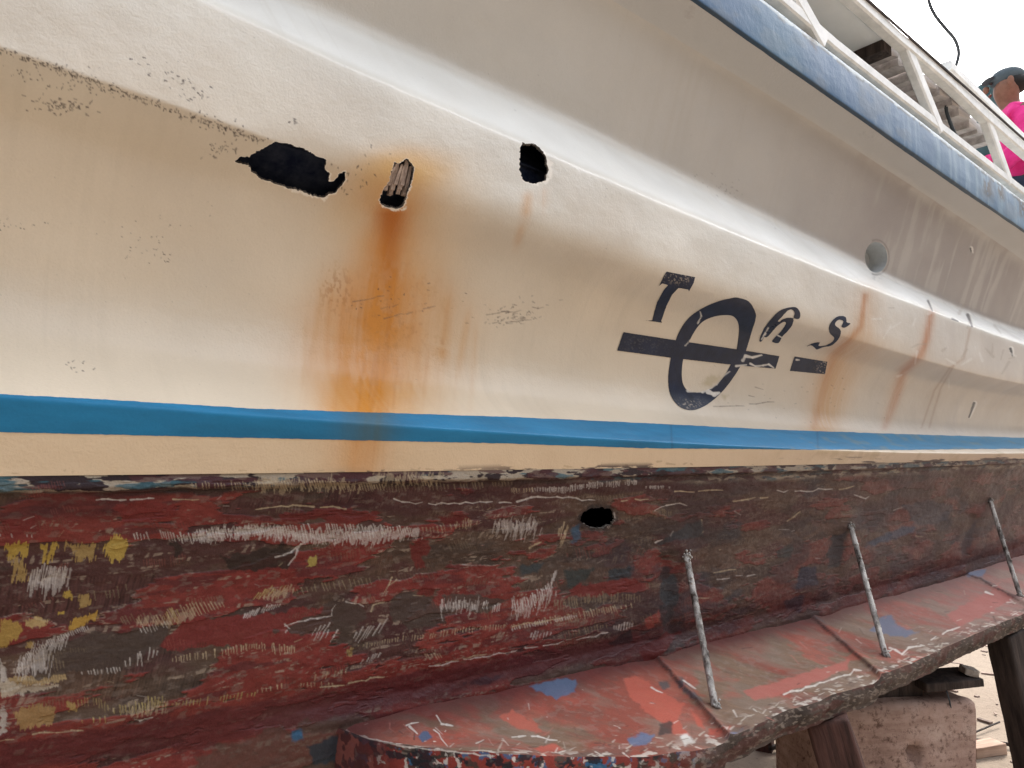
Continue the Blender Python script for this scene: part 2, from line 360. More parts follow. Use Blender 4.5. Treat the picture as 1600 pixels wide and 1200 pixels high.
dd, _ = line_dist(px, py, [(1110, 95), (1250, 172), (1425, 295), (1600, 408)])
G.blend(.5*np.exp(-(dd/10)**2)*sstep(.35, .7, fbm(G.X*9, G.T*8, 55, 4))*sstep(1150, 1400, px), (.46, .44, .41))
# rust from the torn fitting
def gx(c, wd): return np.exp(-((px-c)/wd)**2)
yy = py
ctr = 622-.165*np.clip(yy-300, -60, 500)
vst = fbm((px+.11*py)*.06, py*.006, 61, 5); vst2 = fbm(G.X*120, G.P[..., 2]*2.5, 62, 4)
wid = np.interp(yy, [240, 300, 340, 420, 480, 560, 640, 740], [55, 46, 32, 54, 84, 88, 62, 46])
d0 = (px-ctr)/wid
d0 = d0+.35*(fbm(px*.03, py*.012, 64, 4)-.5)
body = np.exp(-np.abs(d0)**1.7)*np.interp(yy, [215, 270, 320, 420, 520, 640, 700, 745], [0, .34, .74, .86, .98, 1, .8, .7])
body *= .86+.35*(vst-.45)+.25*(vst2-.45)+.35*(fbm(px*.02, py*.02, 65, 4)-.5)
halo = np.exp(-np.abs((px-np.interp(yy, [230, 300, 480, 740], [650, 610, 610, 590]))/np.interp(yy, [230, 290, 400, 560, 740], [90, 105, 100, 125, 80]))**2.5)*np.interp(yy, [225, 265, 420, 620, 745], [0, .5, .42, .40, .3])*(.5+.9*(fbm(px*.012, py*.02, 63, 4)))
core = np.exp(-((px-(612-.05*(yy-330)))/np.interp(yy, [325, 400, 480], [24, 15, 12]))**2)*np.interp(yy, [318, 334, 360, 470], [0, .95, .8, 0])
RA = lambda a: np.clip(a, 0, 1)
G.blend(RA(halo*1.25)*.85, (.60, .36, .11)); G.blend(RA(body*1.2)*.97, (.55, .215, .020)); G.blend(RA(core), (.43, .13, .010))
G.blend(.7*gx(628, 60)*np.exp(-((py-262)/30)**2), (.60, .36, .11))
gap = sstep(.50, .66, fbm(px*.045, py*.028, 69, 5, .6))*np.exp(-((px-600)/95)**2)*sstep(385, 440, py)*(1-sstep(590, 650, py)); G.blend(gap*.13, cream*.95)
ax = px+.11*py; drip = sstep(.50, .68, fbm(ax*.13, py*.010, 70, 4, .6)); G.blend(RA(body)*.38*drip*sstep(390, 480, py), (.42, .155, .022)); G.blend(RA(halo)*.4*sstep(.50, .68, fbm(ax*.10, py*.009, 75, 4, .6))*sstep(400, 480, py), (.48, .24, .08))
scab = sstep(.56, .66, fbm(px*.22, py*.13, 66, 4))*np.exp(-((px-525)/26)**2-((py-455)/38)**2)+.8*sstep(.58, .68, fbm(px*.25, py*.2, 67, 4))*np.exp(-((px-688)/9)**2-((py-548)/20)**2)+.5*sstep(.58, .68, fbm(px*.2, py*.16, 68, 4))*np.exp(-((px-620)/60)**2-((py-500)/80)**2)
G.blend(RA(scab*.55), (.34, .15, .04))
# sharper runs at the sides of the big stain
for (x0, y0, x1, y1, wd, a) in [(508, 415, 486, 575, 7, .32), (520, 430, 512, 560, 12, .38), (735, 470, 716, 585, 6, .4), (700, 440, 690, 560, 10, .35), (545, 500, 530, 640, 8, .5), (648, 520, 640, 640, 9, .45), (690, 540, 684, 560, 12, .6), (828, 292, 820, 345, 10, .5), (818, 345, 806, 390, 7, .35), (852, 285, 848, 330, 9, .3), (745, 480, 735, 640, 5, .25), (480, 480, 474, 600, 5, .2)]:
    dd, u = line_dist(px, py, [(x0, y0), (x1, y1)]); G.blend(a*np.exp(-(dd/wd)**2)*(.55+.9*(vst2-.3))*sstep(0, .35, u)*(1-.6*sstep(.7, 1, u)), (.52, .25, .06))
# far runs
def run(pts, wds, als, c=(.46, .20, .085)):
    global G
    dd, u = line_dist(px, py, pts); wd = np.interp(u, np.linspace(0, 1, len(wds)), wds); al = np.interp(u, np.linspace(0, 1, len(als)), als)
    G.blend(al*np.exp(-np.abs(dd/wd)**2)*(.7+.6*(vst2-.3)), c)
run([(1352, 462), (1345, 510), (1334, 525), (1303, 556), (1292, 590), (1272, 668)], [5, 5, 6, 9, 9, 8, 6], [.95, .9, .85, .75, .7, .6], (.38, .14, .055))
run([(1356, 462), (1348, 520), (1312, 556), (1300, 600), (1284, 672)], [24, 22, 24, 30, 26], [.4, .55, .75, .85, .75], (.52, .29, .12))
run([(1400, 520), (1350, 560), (1320, 600), (1316, 640)], [14, 20, 16, 12], [.0, .35, .3, .1], (.54, .33, .16))
run([(1455, 490), (1448, 530), (1438, 556), (1412, 580), (1398, 625), (1382, 668)], [5, 6, 6, 7, 7, 5], [.9, .9, .85, .75, .65, .4], (.40, .15, .075))
run([(1455, 490), (1440, 556), (1410, 580), (1385, 660)], [12, 12, 12, 10], [.3, .35, .35, .2], (.52, .30, .15))
run([(1516, 512), (1506, 560), (1484, 575), (1460, 610), (1440, 668)], [2, 2, 1.6, 1.6, 1.6], [.5, .4, .5, .5, .4], (.30, .17, .10))
run([(1490, 572), (1470, 606), (1452, 668)], [1.6, 1.6, 1.6], [.5, .5, .4], (.30, .17, .10))
# dirt specks
lr = np.random.default_rng(4)
def specks(n, cx, cy, sx, sy, ang, size, c=(.05, .035, .03), a=.85):
    ca, sa = math.cos(ang), math.sin(ang)
    for k in range(n):
        u, v = lr.normal(0, sx), lr.normal(0, sy); x, y = cx+u*ca-v*sa, cy+u*sa+v*ca; L = size*lr.uniform(.4, 1.8); th = ang+lr.normal(0, .6)
        G.stroke((x, y), (x+L*math.cos(th), y+L*math.sin(th)), size*lr.uniform(.4, 1.), c, a*lr.uniform(.5, 1), .6)
for t in np.linspace(0, 1, 90):
    x = 4+t*405; y = np.interp(x, [0, 100, 200, 300, 400], [76, 106, 146, 182, 214]); specks(2 if lr.random() < .75 else 5, x, y+3, 5, 3.0, .33, 2.6)
specks(55, 95, 165, 26, 7, .1, 3.4); specks(34, 70, 130, 40, 12, .3, 2.2); specks(40, 135, 128, 25, 12, .4, 2.4); specks(45, 345, 195, 30, 8, .3, 2.4); specks(30, 345, 233, 16, 5, -.2, 2.6)
specks(24, 262, 122, 30, 12, .5, 3.0); specks(12, 300, 140, 18, 10, .5, 2.6); specks(18, 235, 400, 22, 10, .2, 2); specks(10, 120, 570, 12, 6, .2, 2.6); specks(24, 555, 275, 22, 22, 1, 2.6)
specks(30, 10, 350, 25, 6, 0, 1.6); specks(20, 230, 360, 50, 14, -.1, 1.4); specks(6, 458, 187, 4, 3, 0, 3); specks(22, 620, 470, 55, 12, -.15, 2.2); specks(46, 795, 487, 26, 10, -.2, 2.6, a=.55); specks(30, 800, 500, 22, 5, -.1, 3.4, a=.5)
specks(12, 1076, 12, 3, 8, 0, 6, (.30, .2, .16)); specks(26, 1130, 290, 24, 8, .4, 1.6, a=.5); specks(12, 1355, 212, 8, 4, .4, 2.6, a=.7); specks(40, 1010, 250, 300, 110, .4, 1.2, a=.45); specks(60, 300, 420, 240, 120, 0, 1.1, a=.4); specks(30, 1250, 620, 70, 25, 0, 1.5, a=.5)
for (x0, y0, x1, y1) in [(524, 478, 600, 462), (560, 494, 640, 470), (600, 498, 680, 478), (760, 492, 850, 480), (770, 505, 840, 498), (1115, 635, 1150, 634), (1150, 634, 1210, 628), (1180, 605, 1192, 609), (1170, 618, 1178, 620)]:
    G.path([(x0, y0), (x1, y1)], 1.5, (.10, .07, .055), .6, .35, 1, int(x0))
G.blob([(1092, 600), (1112, 585), (1125, 590), (1110, 605)], (.35, .27, .12), .45, 4, .2, 5, 4); G.blob([(1125, 615), (1138, 618), (1132, 628)], (.35, .27, .12), .4, 3, .2, 6, 3)
for (x, y, x1, y1, wd) in [(1579, 545, 1582, 556, 4), (1512, 492, 1519, 510, 5), (1522, 630, 1514, 652, 4), (1450, 470, 1457, 486, 3), (1488, 498, 1497, 502, 3), (1516, 388, 1518, 394, 3)]:
    G.stroke((x+1.5, y), (x1+1.5, y1), wd+3, (.75, .72, .66), .8); G.stroke((x, y), (x1, y1), wd, (.03, .025, .025), .9)
for k in range(26):                             # scuffs where the far plating was rubbed
    x = lr.uniform(1370, 1590); y = np.interp(x, [1370, 1600], [500, 570])+lr.normal(0, 14)*(1 if k % 2 else 2.5)
    G.stroke((x, y), (x+lr.uniform(-16, 16), y+lr.uniform(-14, 22)), lr.uniform(2, 5), lr.choice([(.72, .70, .65), (.36, .31, .25)]), .4)
# growth and grime low on the plating astern
G.blend(.55*sstep(.5, .75, fbm(G.X*14, G.T*16, 71, 4))*sstep(1100, 1300, px)*np.exp(-((py-708)/16)**2), (.28, .23, .13))
G.blend(.4*sstep(.55, .8, fbm(G.X*8, G.T*30, 72, 4))*np.exp(-((py-738)/10)**2), (.22, .15, .10))
for k in range(34):
    x = lr.uniform(0, 1100); y = np.interp(x, [0, 400, 800, 1300, 1600], [740, 742, 735, 723, 717])-abs(lr.normal(0, 4)); G.stroke((x, y), (x+lr.uniform(2, 14), y+lr.uniform(-2, 2)), lr.uniform(1, 3.5), (.035, .022, .022), .85)

lower = np.interp(px, [-140, 0, 300, 800, 1000, 1250, 1400, 1600], [668, 672, 680, 691, 698, 701, 701, 700]); G.blend(.75*sstep(-3, 3, py-lower)*(px > -500)*(1-.6*sstep(900, 1500, px))*(1-.8*gx(574, 50)), (.69, .52, .33))
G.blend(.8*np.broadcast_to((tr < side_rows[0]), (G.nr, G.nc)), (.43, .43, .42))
z7px = np.interp(px, [0, 400, 800, 1000, 1300, 1600], [740, 742, 735, 733, 723, 717]); G.blend(.95*sstep(.52, .56, fbm(px*.022, py*.14, 74, 5, .6)+.06*sstep(-14, 0, py-z7px)-.06)*sstep(-12, -3, py-z7px)*sstep(560, 900, px), (.05, .032, .034))
# openings torn through the plating
Z8c = lambda L: [(340+.35*x, 180+.35*y) for x, y in L]
hole_a = Z8c([(78, 207), (100, 185), (140, 187), (160, 170), (200, 150), (225, 138), (250, 118), (300, 122), (350, 140), (380, 143), (440, 182), (487, 197), (478, 240), (500, 262), (492, 300), (522, 292), (545, 258), (568, 254), (572, 285), (548, 322), (520, 352), (498, 352), (470, 372), (440, 365), (380, 342), (300, 320), (200, 287), (150, 252), (140, 222), (100, 217)])
hole_b = Z8c([(790, 210), (815, 214), (843, 192), (878, 230), (870, 290), (850, 340), (830, 410), (790, 418), (740, 405), (720, 380), (740, 330), (765, 300), (775, 260)])
hole_c = Z8c([(1365, 120), (1385, 128), (1410, 124), (1450, 157), (1466, 190), (1478, 240), (1465, 290), (1420, 306), (1390, 300), (1360, 290), (1348, 240), (1350, 150)])
drain = [(1369+17.5*math.cos(a), 402+24*math.sin(a)) for a in np.linspace(0, 2*math.pi, 40, endpoint=False)]
def cut(G, holes, rough, mat, name, parent, extra=None, stripe=None):
    """link the grid as a mesh with real openings; every opening gets a rim as deep as the plating is thick"""
    sd = G.full_sdf(holes, rough, .35)
    if extra: sd = np.minimum(sd, G.full_sdf(extra))
    c4 = np.stack([sd[:-1, :-1], sd[1:, :-1], sd[1:, 1:], sd[:-1, 1:]], -1); keep = (c4 > 0).any(-1)
    Q = G.quads(keep); used = np.zeros(G.nr*G.nc, bool); used[Q.ravel()] = True; mv = used.reshape(G.nr, G.nc) & (sd < 0)
    P2 = G.snap(sd, mv); ids = np.nonzero(used)[0]; mp = np.full(G.nr*G.nc, -1, np.int32); mp[ids] = np.arange(len(ids))
    o = link(name, raw_mesh(name, P2.reshape(-1, 3)[ids], mp[Q], G.col.reshape(-1, 3)[ids], G.rough.ravel()[ids]), mat, parent)
    # boundary edges round each opening
    E = np.concatenate([Q[:, [0, 1]], Q[:, [1, 2]], Q[:, [2, 3]], Q[:, [3, 0]]]); Es = np.sort(E, 1); key = Es[:, 0].astype(np.int64)*(G.nr*G.nc)+Es[:, 1]
    uq, idx, cnt = np.unique(key, return_index=True, return_counts=True); B = E[idx[cnt == 1]]
    inner = sd.ravel()[B].max(1) < 8; B = B[inner]
    for hp in list(holes)+list(extra or []):
        hp = np.asarray(hp); x, y = G.px.ravel()[B[:, 0]], G.py.ravel()[B[:, 0]]
        m = (x > hp[:, 0].min()-8) & (x < hp[:, 0].max()+8) & (y > hp[:, 1].min()-8) & (y < hp[:, 1].max()+8); b = B[m]
        vi = np.unique(b); q = {v: k for k, v in enumerate(vi)}; V0 = P2.reshape(-1, 3)[vi]; deep = .006
        is_drain = extra is not None and any(hp is np.asarray(e) or np.allclose(hp, np.asarray(e)) if len(hp) == len(e) else False for e in extra)
        if is_drain:
            V1 = V0+np.array([.02, .11, .015])
        else:
            V1 = V0-G.N.reshape(-1, 3)[vi]*(deep*(.6+.8*rng.random((len(vi), 1))))
        nv = len(vi); F = np.array([[q[a], q[c], q[c]+nv, q[a]+nv] for a, c in b], np.int32)
        me = raw_mesh('rim', np.concatenate([V0, V1]), F)
        if is_drain:
            ob = link('drain_pipe', me, M['drain'], parent); cpt = V1.mean(0)
        else:
            link('hole_rim', me, M['rim'], parent)
    return o, sd
# white chipped gelcoat round the openings
sdh = G.full_sdf([hole_a, hole_b, hole_c], 2.2, .35)
for hp, (bx, by), wd in ((hole_a, (.25, .9), 3.2), (hole_b, (.5, .7), 3.2), (hole_c, (.85, .5), 5.5)):
    hp = np.asarray(hp); cx, cy = hp.mean(0); near = (np.abs(px-cx) < 110) & (np.abs(py-cy) < 80)
    v = ((px-cx)*bx+(py-cy)*by)/(np.hypot(px-cx, py-cy)+1e-6); wv = wd*np.clip(.2+v, 0, 1.2)*np.clip(2.6*fbm(px*.13, py*.13, 81, 3)-.55, 0, 2)
    G.blend(near*(1-sstep(wv-1, wv+.8, sdh)), (.80, .76, .68))
G.blend((np.abs(px-460) < 110)*(np.abs(py-265) < 60)*(1-sstep(0, 5, sdh-5*sstep(.5, .7, fbm(px*.08, py*.08, 84, 3))))*.0, (.04, .035, .035))
dd = np.hypot((px-1369)/19.5, (py-402)/26.5); G.blend(.8*np.exp(-((dd-1.03)/.05)**2)*(px > 1362), (.16, .14, .13)); G.blend(.6*np.exp(-((px-1370)/6)**2)*np.exp(-((py-434)/8)**2)*sstep(.4, .6, fbm(px*.2, py*.2, 85, 3)), (.2, .19, .17))
G.rough[:] = .30+.2*fbm(G.X*8, G.T*8, 91, 3)
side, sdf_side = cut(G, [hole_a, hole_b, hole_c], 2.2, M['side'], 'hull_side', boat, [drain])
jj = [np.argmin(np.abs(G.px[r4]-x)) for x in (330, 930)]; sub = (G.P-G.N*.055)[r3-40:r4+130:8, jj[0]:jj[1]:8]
ii = np.arange(sub.shape[0]*sub.shape[1]).reshape(sub.shape[:2]); link('dark_backing', raw_mesh('dark_backing', sub.reshape(-1, 3), np.stack([ii[:-1, :-1], ii[1:, :-1], ii[1:, 1:], ii[:-1, 1:]], -1).reshape(-1, 4)), M['dark'], boat)  # dark sheet added close behind the holes so a dim inside shows
# back of the drain pipe
dc = at_y(1369, 402, -.03); bm = bmesh.new(); bmesh.ops.create_circle(bm, cap_ends=True, segments=32, radius=.16)
me = bpy.data.meshes.new('pipe_end'); bm.to_mesh(me); bm.free()
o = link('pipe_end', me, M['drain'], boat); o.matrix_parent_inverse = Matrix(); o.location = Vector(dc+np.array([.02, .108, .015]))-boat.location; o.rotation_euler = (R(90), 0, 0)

# blue stripe: a coat of paint half a millimetre thick
su = [(-140, 606), (0, 616.5), (150, 624), (400, 639), (800, 652), (1000, 661), (1200, 671), (1400, 678), (1600, 684), (1760, 690)]
slw = [(-140, 671), (0, 675), (300, 682), (800, 693), (1000, 700), (1250, 702.5), (1400, 703), (1600, 701), (1760, 704)]
su_y = np.interp(px, *zip(*su)); sl_y = np.interp(px, *zip(*slw))
sd_st = np.where((px > -130) & (px < 1745), np.maximum(su_y-py, py-sl_y), 50.)+(fbm(px*.09, py*.25, 95, 3)-.5)*1.3
blue = np.array([.012, .160, .315]); bc = np.broadcast_to(blue, G.P.shape).astype(np.float32).copy()
bn = fbm(G.X*7, G.T*40, 96, 5); bc *= (1+.5*(bn[..., None]-.5))
fade = (.5*sstep(1.7, 4.5, G.X)*(.6+.8*fbm(G.X*6, G.T*14, 97, 4)))[..., None]; bc = bc*(1-fade)+np.array([.11, .27, .39])*fade
rs = RA(np.exp(-np.abs((px-574)/42)**2.0)*.62*(.5+vst))[..., None]; bc = bc*(1-rs)+np.array([.075, .105, .09])*rs
gr = (sstep(.55, .75, fbm(G.X*12, G.T*22, 98, 4))*sstep(1150, 1300, px)*.5)[..., None]; bc = bc*(1-gr)+np.array([.17, .22, .2])*gr
for x in (1049, 1277): bc = bc*(1-.3*np.exp(-((px-x-(py-680)*.05)/1.6)**2)[..., None])
chip = 0*(sstep(.66, .72, fbm(G.X*70, G.T*70, 99, 3))*np.exp(-(np.minimum(py-su_y, sl_y-py)/5)**2)*.8)[..., None]; bc = bc*(1-chip)+cream*chip
G.patch(sd_st, 'blue_stripe', M['stripe'], boat, .0008, bc.astype(np.float32), .5)

# lettering
Z7c = lambda L: np.array([(940+x/4, 400+y/4) for x, y in L])
L_T = Z7c([(405, 97), (583, 132), (575, 165), (545, 220), (540, 208), (480, 198), (440, 240), (405, 310), (372, 403), (376, 416), (274, 402), (315, 402), (325, 360), (345, 290), (385, 215), (415, 180), (378, 170), (357, 187), (375, 150), (390, 120)])
L_Oo = smooth_closed(Z7c([(850, 260), (920, 285), (960, 350), (960, 400), (935, 480), (905, 580), (870, 680), (800, 790), (720, 880), (640, 940), (560, 965), (490, 945), (440, 890), (418, 820), (418, 720), (440, 600), (480, 480), (540, 390), (620, 330), (720, 285), (800, 265)]))
L_Oi = smooth_closed(Z7c([(770, 368), (820, 375), (850, 410), (858, 460), (850, 540), (835, 610), (800, 690), (750, 770), (690, 820), (620, 848), (570, 850), (530, 835), (505, 790), (500, 720), (510, 640), (540, 550), (580, 470), (630, 410), (700, 378)]))
L_bar = Z7c([(135, 475), (460, 525), (860, 585), (1110, 625), (1085, 703), (870, 685), (430, 635), (95, 590)])
L_bar2 = Z7c([(1205, 627), (1410, 660), (1395, 738), (1175, 717)])
L_n1 = Z7c([(1010, 462), (1045, 410), (1100, 350), (1150, 326), (1210, 320), (1238, 350), (1235, 390), (1200, 388), (1205, 355), (1188, 335), (1160, 342), (1120, 385), (1080, 430), (1030, 480), (1000, 532), (985, 525)])
L_n2 = Z7c([(1095, 420), (1150, 388), (1196, 390), (1190, 430), (1160, 470), (1130, 500), (1105, 542), (1065, 535), (1080, 510), (1120, 470), (1150, 425), (1140, 410), (1095, 438), (1040, 500), (1022, 498)])
L_S = Z7c([(1525, 385), (1532, 415), (1555, 422), (1520, 447), (1498, 440), (1510, 410), (1490, 398), (1468, 407), (1458, 430), (1490, 460), (1492, 490), (1470, 530), (1430, 560), (1385, 568), (1345, 583), (1328, 570), (1305, 556), (1268, 573), (1310, 548), (1362, 538), (1356, 560), (1400, 558), (1440, 535), (1452, 510), (1425, 480), (1420, 440), (1440, 405), (1470, 380), (1505, 375)])
navy = np.array([.012, .018, .04]); lc = np.broadcast_to(navy, G.P.shape).astype(np.float32).copy()
keepcol = G.col; G.col = lc
G.col *= (1+.9*(fbm(G.X*40, G.T*40, 101, 4)[..., None]-.5))
wear = sstep(.60, .68, fbm(px*.5, py*.5, 102, 3))*(np.exp(-((px-1060)/26)**2-((py-433)/9)**2)+.8*np.exp(-((px-1075)/18)**2-((py-632)/8)**2)+1.2*sstep(1268, 1292, px)*(py > 556)+.12*np.exp(-((px-1000)/40)**2-((py-540)/20)**2))
G.blend(wear*.75, (.50, .42, .34))
for pth, wd in (([(1160, 563), (1164, 556), (1175, 558), (1190, 554)], 4), ([(1172, 568), (1180, 572), (1200, 570), (1208, 575)], 3.4), ([(1058, 609), (1075, 610), (1098, 612), (1112, 604)], 4.5), ([(1128, 588), (1140, 580), (1150, 572), (1165, 570)], 3.6), ([(1106, 612), (1116, 616), (1123, 614)], 6), ([(1110, 606), (1118, 600), (1124, 594)], 3), ([(1070, 540), (1078, 533), (1084, 528)], 1.6), ([(1090, 505), (1096, 494), (1094, 486)], 1.4), ([(1244, 562), (1248, 563)], 3), ([(1200, 512), (1190, 530)], 2.4), ([(1208, 520), (1222, 528)], 2)):
    G.path(pth, wd, (.70, .66, .60), .95, .05, 1.2, int(pth[0][0]))
lcol = G.col; G.col = keepcol
def glyph(polys, name, label, hole=None):
    sd = G.full_sdf(polys, .25, .5)
    if hole is not None:
        so_ = G.full_sdf([polys[0]], .25, .5); si = np.full(G.nr*G.nc, 60.); i = G.near(900, 380, 1400, 700); si[i] = poly_sdf(px.ravel()[i], py.ravel()[i], hole); ring = np.maximum(so_, -si.reshape(so_.shape))
        sd = np.minimum(ring, G.full_sdf(polys[1:], .25, .5)) if len(polys) > 1 else ring
    o = G.patch(sd, name, M['letter'], boat, .0011, lcol, .45); o['label'] = label
glyph([L_T], 'letter', 'navy painted letter T'); glyph([L_Oo], 'letter', 'large navy slanted letter O', L_Oi)
barm = G.full_sdf([L_bar], .25, .5); o = G.patch(barm, 'bar_mark', M['letter'], boat, .0016, lcol, .45); o['label'] = 'long navy bar painted through the letter O'
glyph([L_bar2], 'bar_mark', 'short navy bar with a faded end'); glyph([smooth_closed(L_n1, 4), smooth_closed(L_n2, 4)], 'letter', 'small navy slanted letter n'); glyph([smooth_closed(L_S, 4)], 'letter', 'small navy slanted letter S')
# splintered fibre inside the middle hole
def g_at(x, y): return G.P.reshape(-1, 3)[np.argmin((px-x)**2+(py-y)**2)]
bm = bmesh.new()
for k in range(9):
    f = k/8; x = 340+.35*(785+85*f); p0 = g_at(x-7, 180+.35*(325-25*math.sin(k*2.1)))+np.array([0, .012, 0]); p1 = g_at(x+1, 180+.35*(205+22*math.sin(k*1.7)))+np.array([0, .006, 0])
    wd = .0045; d = (p1-p0); s_ = np.array([wd, 0, 0]); t_ = np.array([0, .006+.004*math.sin(k), 0])
    vs = [bm.verts.new(v) for v in (p0-s_, p0+s_, p0+s_+t_, p0-s_+t_, p1-s_*.5, p1+s_*.3, p1+s_*.3+t_, p1-s_*.5+t_)]
    for q in ((0, 1, 5, 4), (1, 2, 6, 5), (2, 3, 7, 6), (3, 0, 4, 7), (4, 5, 6, 7), (3, 2, 1, 0)): bm.faces.new([vs[i] for i in q])
me = bpy.data.meshes.new('splintered_fibre'); bm.to_mesh(me); bm.free(); link('splintered_fibre', me, M['fibre'], boat)

# ------------------------------------------------------------------ underwater body
def shelf_blend(X): return sstep(.42, .75, X)
lipz = lambda d: (lambda X: Z7(X)-d)
zf = lambda X: Z8(X)+.09
bot_knots = [(Y7+.002, Z7), (Y7+.003, lipz(.020)), (Y7+.016, lipz(.026)), (-.05, lipz(.10)), (.0, lipz(.22)), (lambda X: .040+0*X, zf), (lambda X: .068-.004*shelf_blend(X), lambda X: Z8(X)+.030), (lambda X: .085-.030*shelf_blend(X), lambda X: Z8(X)-.008),
             (lambda X: .09+0*X, lambda X: Z8(X)-.17), (lambda X: .45+0*X, lambda X: Z8(X)-.32)]
bot_rows = [24, 10, 80, 110, 130, 50, 34, 60, 20]
P = section_grid(XC, bot_knots, bot_rows, [0, 2, 3, 9, 14, 5, 4, 2, 6, 0])
P[..., 1] += (fbm(P[..., 0]*4, P[..., 2]*7, 105, 3)-.5)*.010*sstep(26, 70, np.arange(P.shape[0]))[:, None]
gx_, gy_, _ = project(P.reshape(-1, 3)); gx_ = gx_.reshape(P.shape[:2]); gy_ = gy_.reshape(P.shape[:2])
for (ax, ay, bx_, by_, wd, dp) in [(1062, 858, 1030, 1010, 22, -.016), (1040, 880, 1048, 990, 14, .016), (1328, 815, 1290, 960, 16, -.016), (1306, 840, 1302, 920, 12, .014), (1548, 780, 1505, 885, 12, -.014), (1520, 810, 1505, 860, 8, .012)]:
    dd, u = line_dist(gx_, gy_, [(ax, ay), (bx_, by_)]); P[..., 1] += dp*np.exp(-(dd/wd)**2)
B = Grid(P); px, py = B.px, B.py; X, T = B.X, B.T
red = np.array([.195, .030, .027]); red2 = np.array([.25, .055, .042]); maroon = np.array([.085, .026, .030]); brown = np.array([.112, .066, .046]); dkbrown = np.array([.055, .036, .030]); ggrey = np.array([.100, .073, .056])
aft = sstep(750, 1150, px)
wx = X+.03*(fbm(X*9, T*12, 111, 3)-.5)+.25*T; n_red = fbm(wx*4.6, T*19, 112, 6, .58); n_b = fbm(X*16, T*44, 113, 5, .65)
B.col = (brown*(.62+.76*n_b[..., None])).astype(np.float32)
B.blend(.8*sstep(.50, .62, fbm(X*6, T*24, 114, 5)), dkbrown); B.blend(.5*sstep(.50, .70, fbm(X*8, T*20, 115, 6)), ggrey)
B.blend(.65*sstep(.47, .60, fbm(X*5, T*16, 116, 5)), maroon)
# fine grinder chatter over the scrubbed brown, wandering in pitch and direction
wob = fbm(X*14, T*18, 117, 4); ph = X*(2*math.pi/.0058)+T*(40+160*(fbm(X*4, T*9, 109, 2)-.5))+16*wob; ch = .5+.5*np.sin(ph); ch2 = fbm(X*210+T*30, T*30, 110, 3)
amp = sstep(.47, .68, fbm(X*6, T*30, 118, 4))*(1-.8*sstep(1.4, 2.6, X)); B.col *= (1+(amp*(.35*(ch-.5)+1.1*(ch2-.5)))[..., None])
B.col *= (1+.5*(fbm(X*40, T*220, 108, 4)-.5)*aft)[..., None]
redm = sstep(.525, .55, n_red+.10*sstep(.30, .45, T)-.05*aft-.04*np.exp(-((T-.04)/.05)**2)+.07*sstep(.22, .42, T)*(1-aft)+.05*(fbm(X*45, T*70, 107, 3)-.5))*(1-.30*aft)
rcol = (red*(1-fbm(X*7, T*10, 119, 3)[..., None])+red2*fbm(X*7, T*10, 119, 3)[..., None])*(.70+.6*fbm(X*45, T*90, 120, 4)[..., None])
B.col = (B.col*(1-redm[..., None])+rcol*redm[..., None]).astype(np.float32)
B.blend(.55*sstep(.56, .64, fbm(wx*9, T*46, 106, 5))*redm, maroon)
edge = np.exp(-((n_red-.537)/.007)**2)*sstep(.52, .60, fbm(X*13, T*16, 121, 3)); B.blend(.6*edge*sstep(.06, .1, T)*(1-.5*aft), (.40, .31, .24))
# flecks of old undercoat caught by the grinder
fl = sstep(.63, .70, fbm(X*11+T*4, T*85, 104, 5, .6))*sstep(.45, .6, fbm(X*150+T*50, T*60, 103, 2)); B.blend(.6*fl*sstep(.05, .09, T)*(1-.6*aft), (.42, .33, .25))
B.blend(.35*sstep(.60, .7, fbm(X*70, T*140, 102, 4)), (.25, .19, .155)); B.blend(.6*aft*sstep(.52, .62, fbm(X*3.4, T*9, 100, 5)), (.045, .034, .038)); B.blend(.5*aft*sstep(.56, .64, fbm(X*5, T*13, 99, 5)), (.03, .045, .06))
B.blob([(0, 1162), (140, 1140), (300, 1117), (560, 1064), (800, 1024), (1000, 988), (1000, 1014), (800, 1062), (560, 1112), (500, 1130), (400, 1150), (0, 1206)], (.125, .028, .030), .8, 6, .05, 5, 6)
B.blob([(380, 1150), (560, 1112), (600, 1140), (560, 1210), (300, 1215), (300, 1180)], (.10, .06, .045), .7, 16, .05, 8, 3)
aft = sstep(750, 1150, px)
# band under the waterline: left-over cream, black, teal
d7 = T; band = 1-sstep(.022+.02*aft, .034+.03*aft, d7+.008*(fbm(X*25, T*40, 122, 3)-.5))
bn = fbm(X*20, T*75, 123, 5, .6); B.blend(band*.95, cream*.72); B.blend(band*sstep(.49, .53, bn+.12*(fbm(X*3, T*0, 124, 2)-.5)), (.035, .022, .026)); B.blend(band*sstep(.56, .62, fbm(X*11, T*60, 125, 5))*.85, (.05, .13, .16)); B.blend(band*sstep(.55, .6, fbm(X*14+4, T*60, 126, 5))*.8, (.09, .03, .035))
B.blend(.85*np.exp(-((d7-.034)/.008)**2)*sstep(.3, .5, fbm(X*6, T*0, 127, 2)), dkbrown*.6)
B.blend(.75*np.exp(-((d7-.065)/.032)**2)*sstep(.36, .56, fbm(X*4, T*20, 128, 4)), maroon*.7)
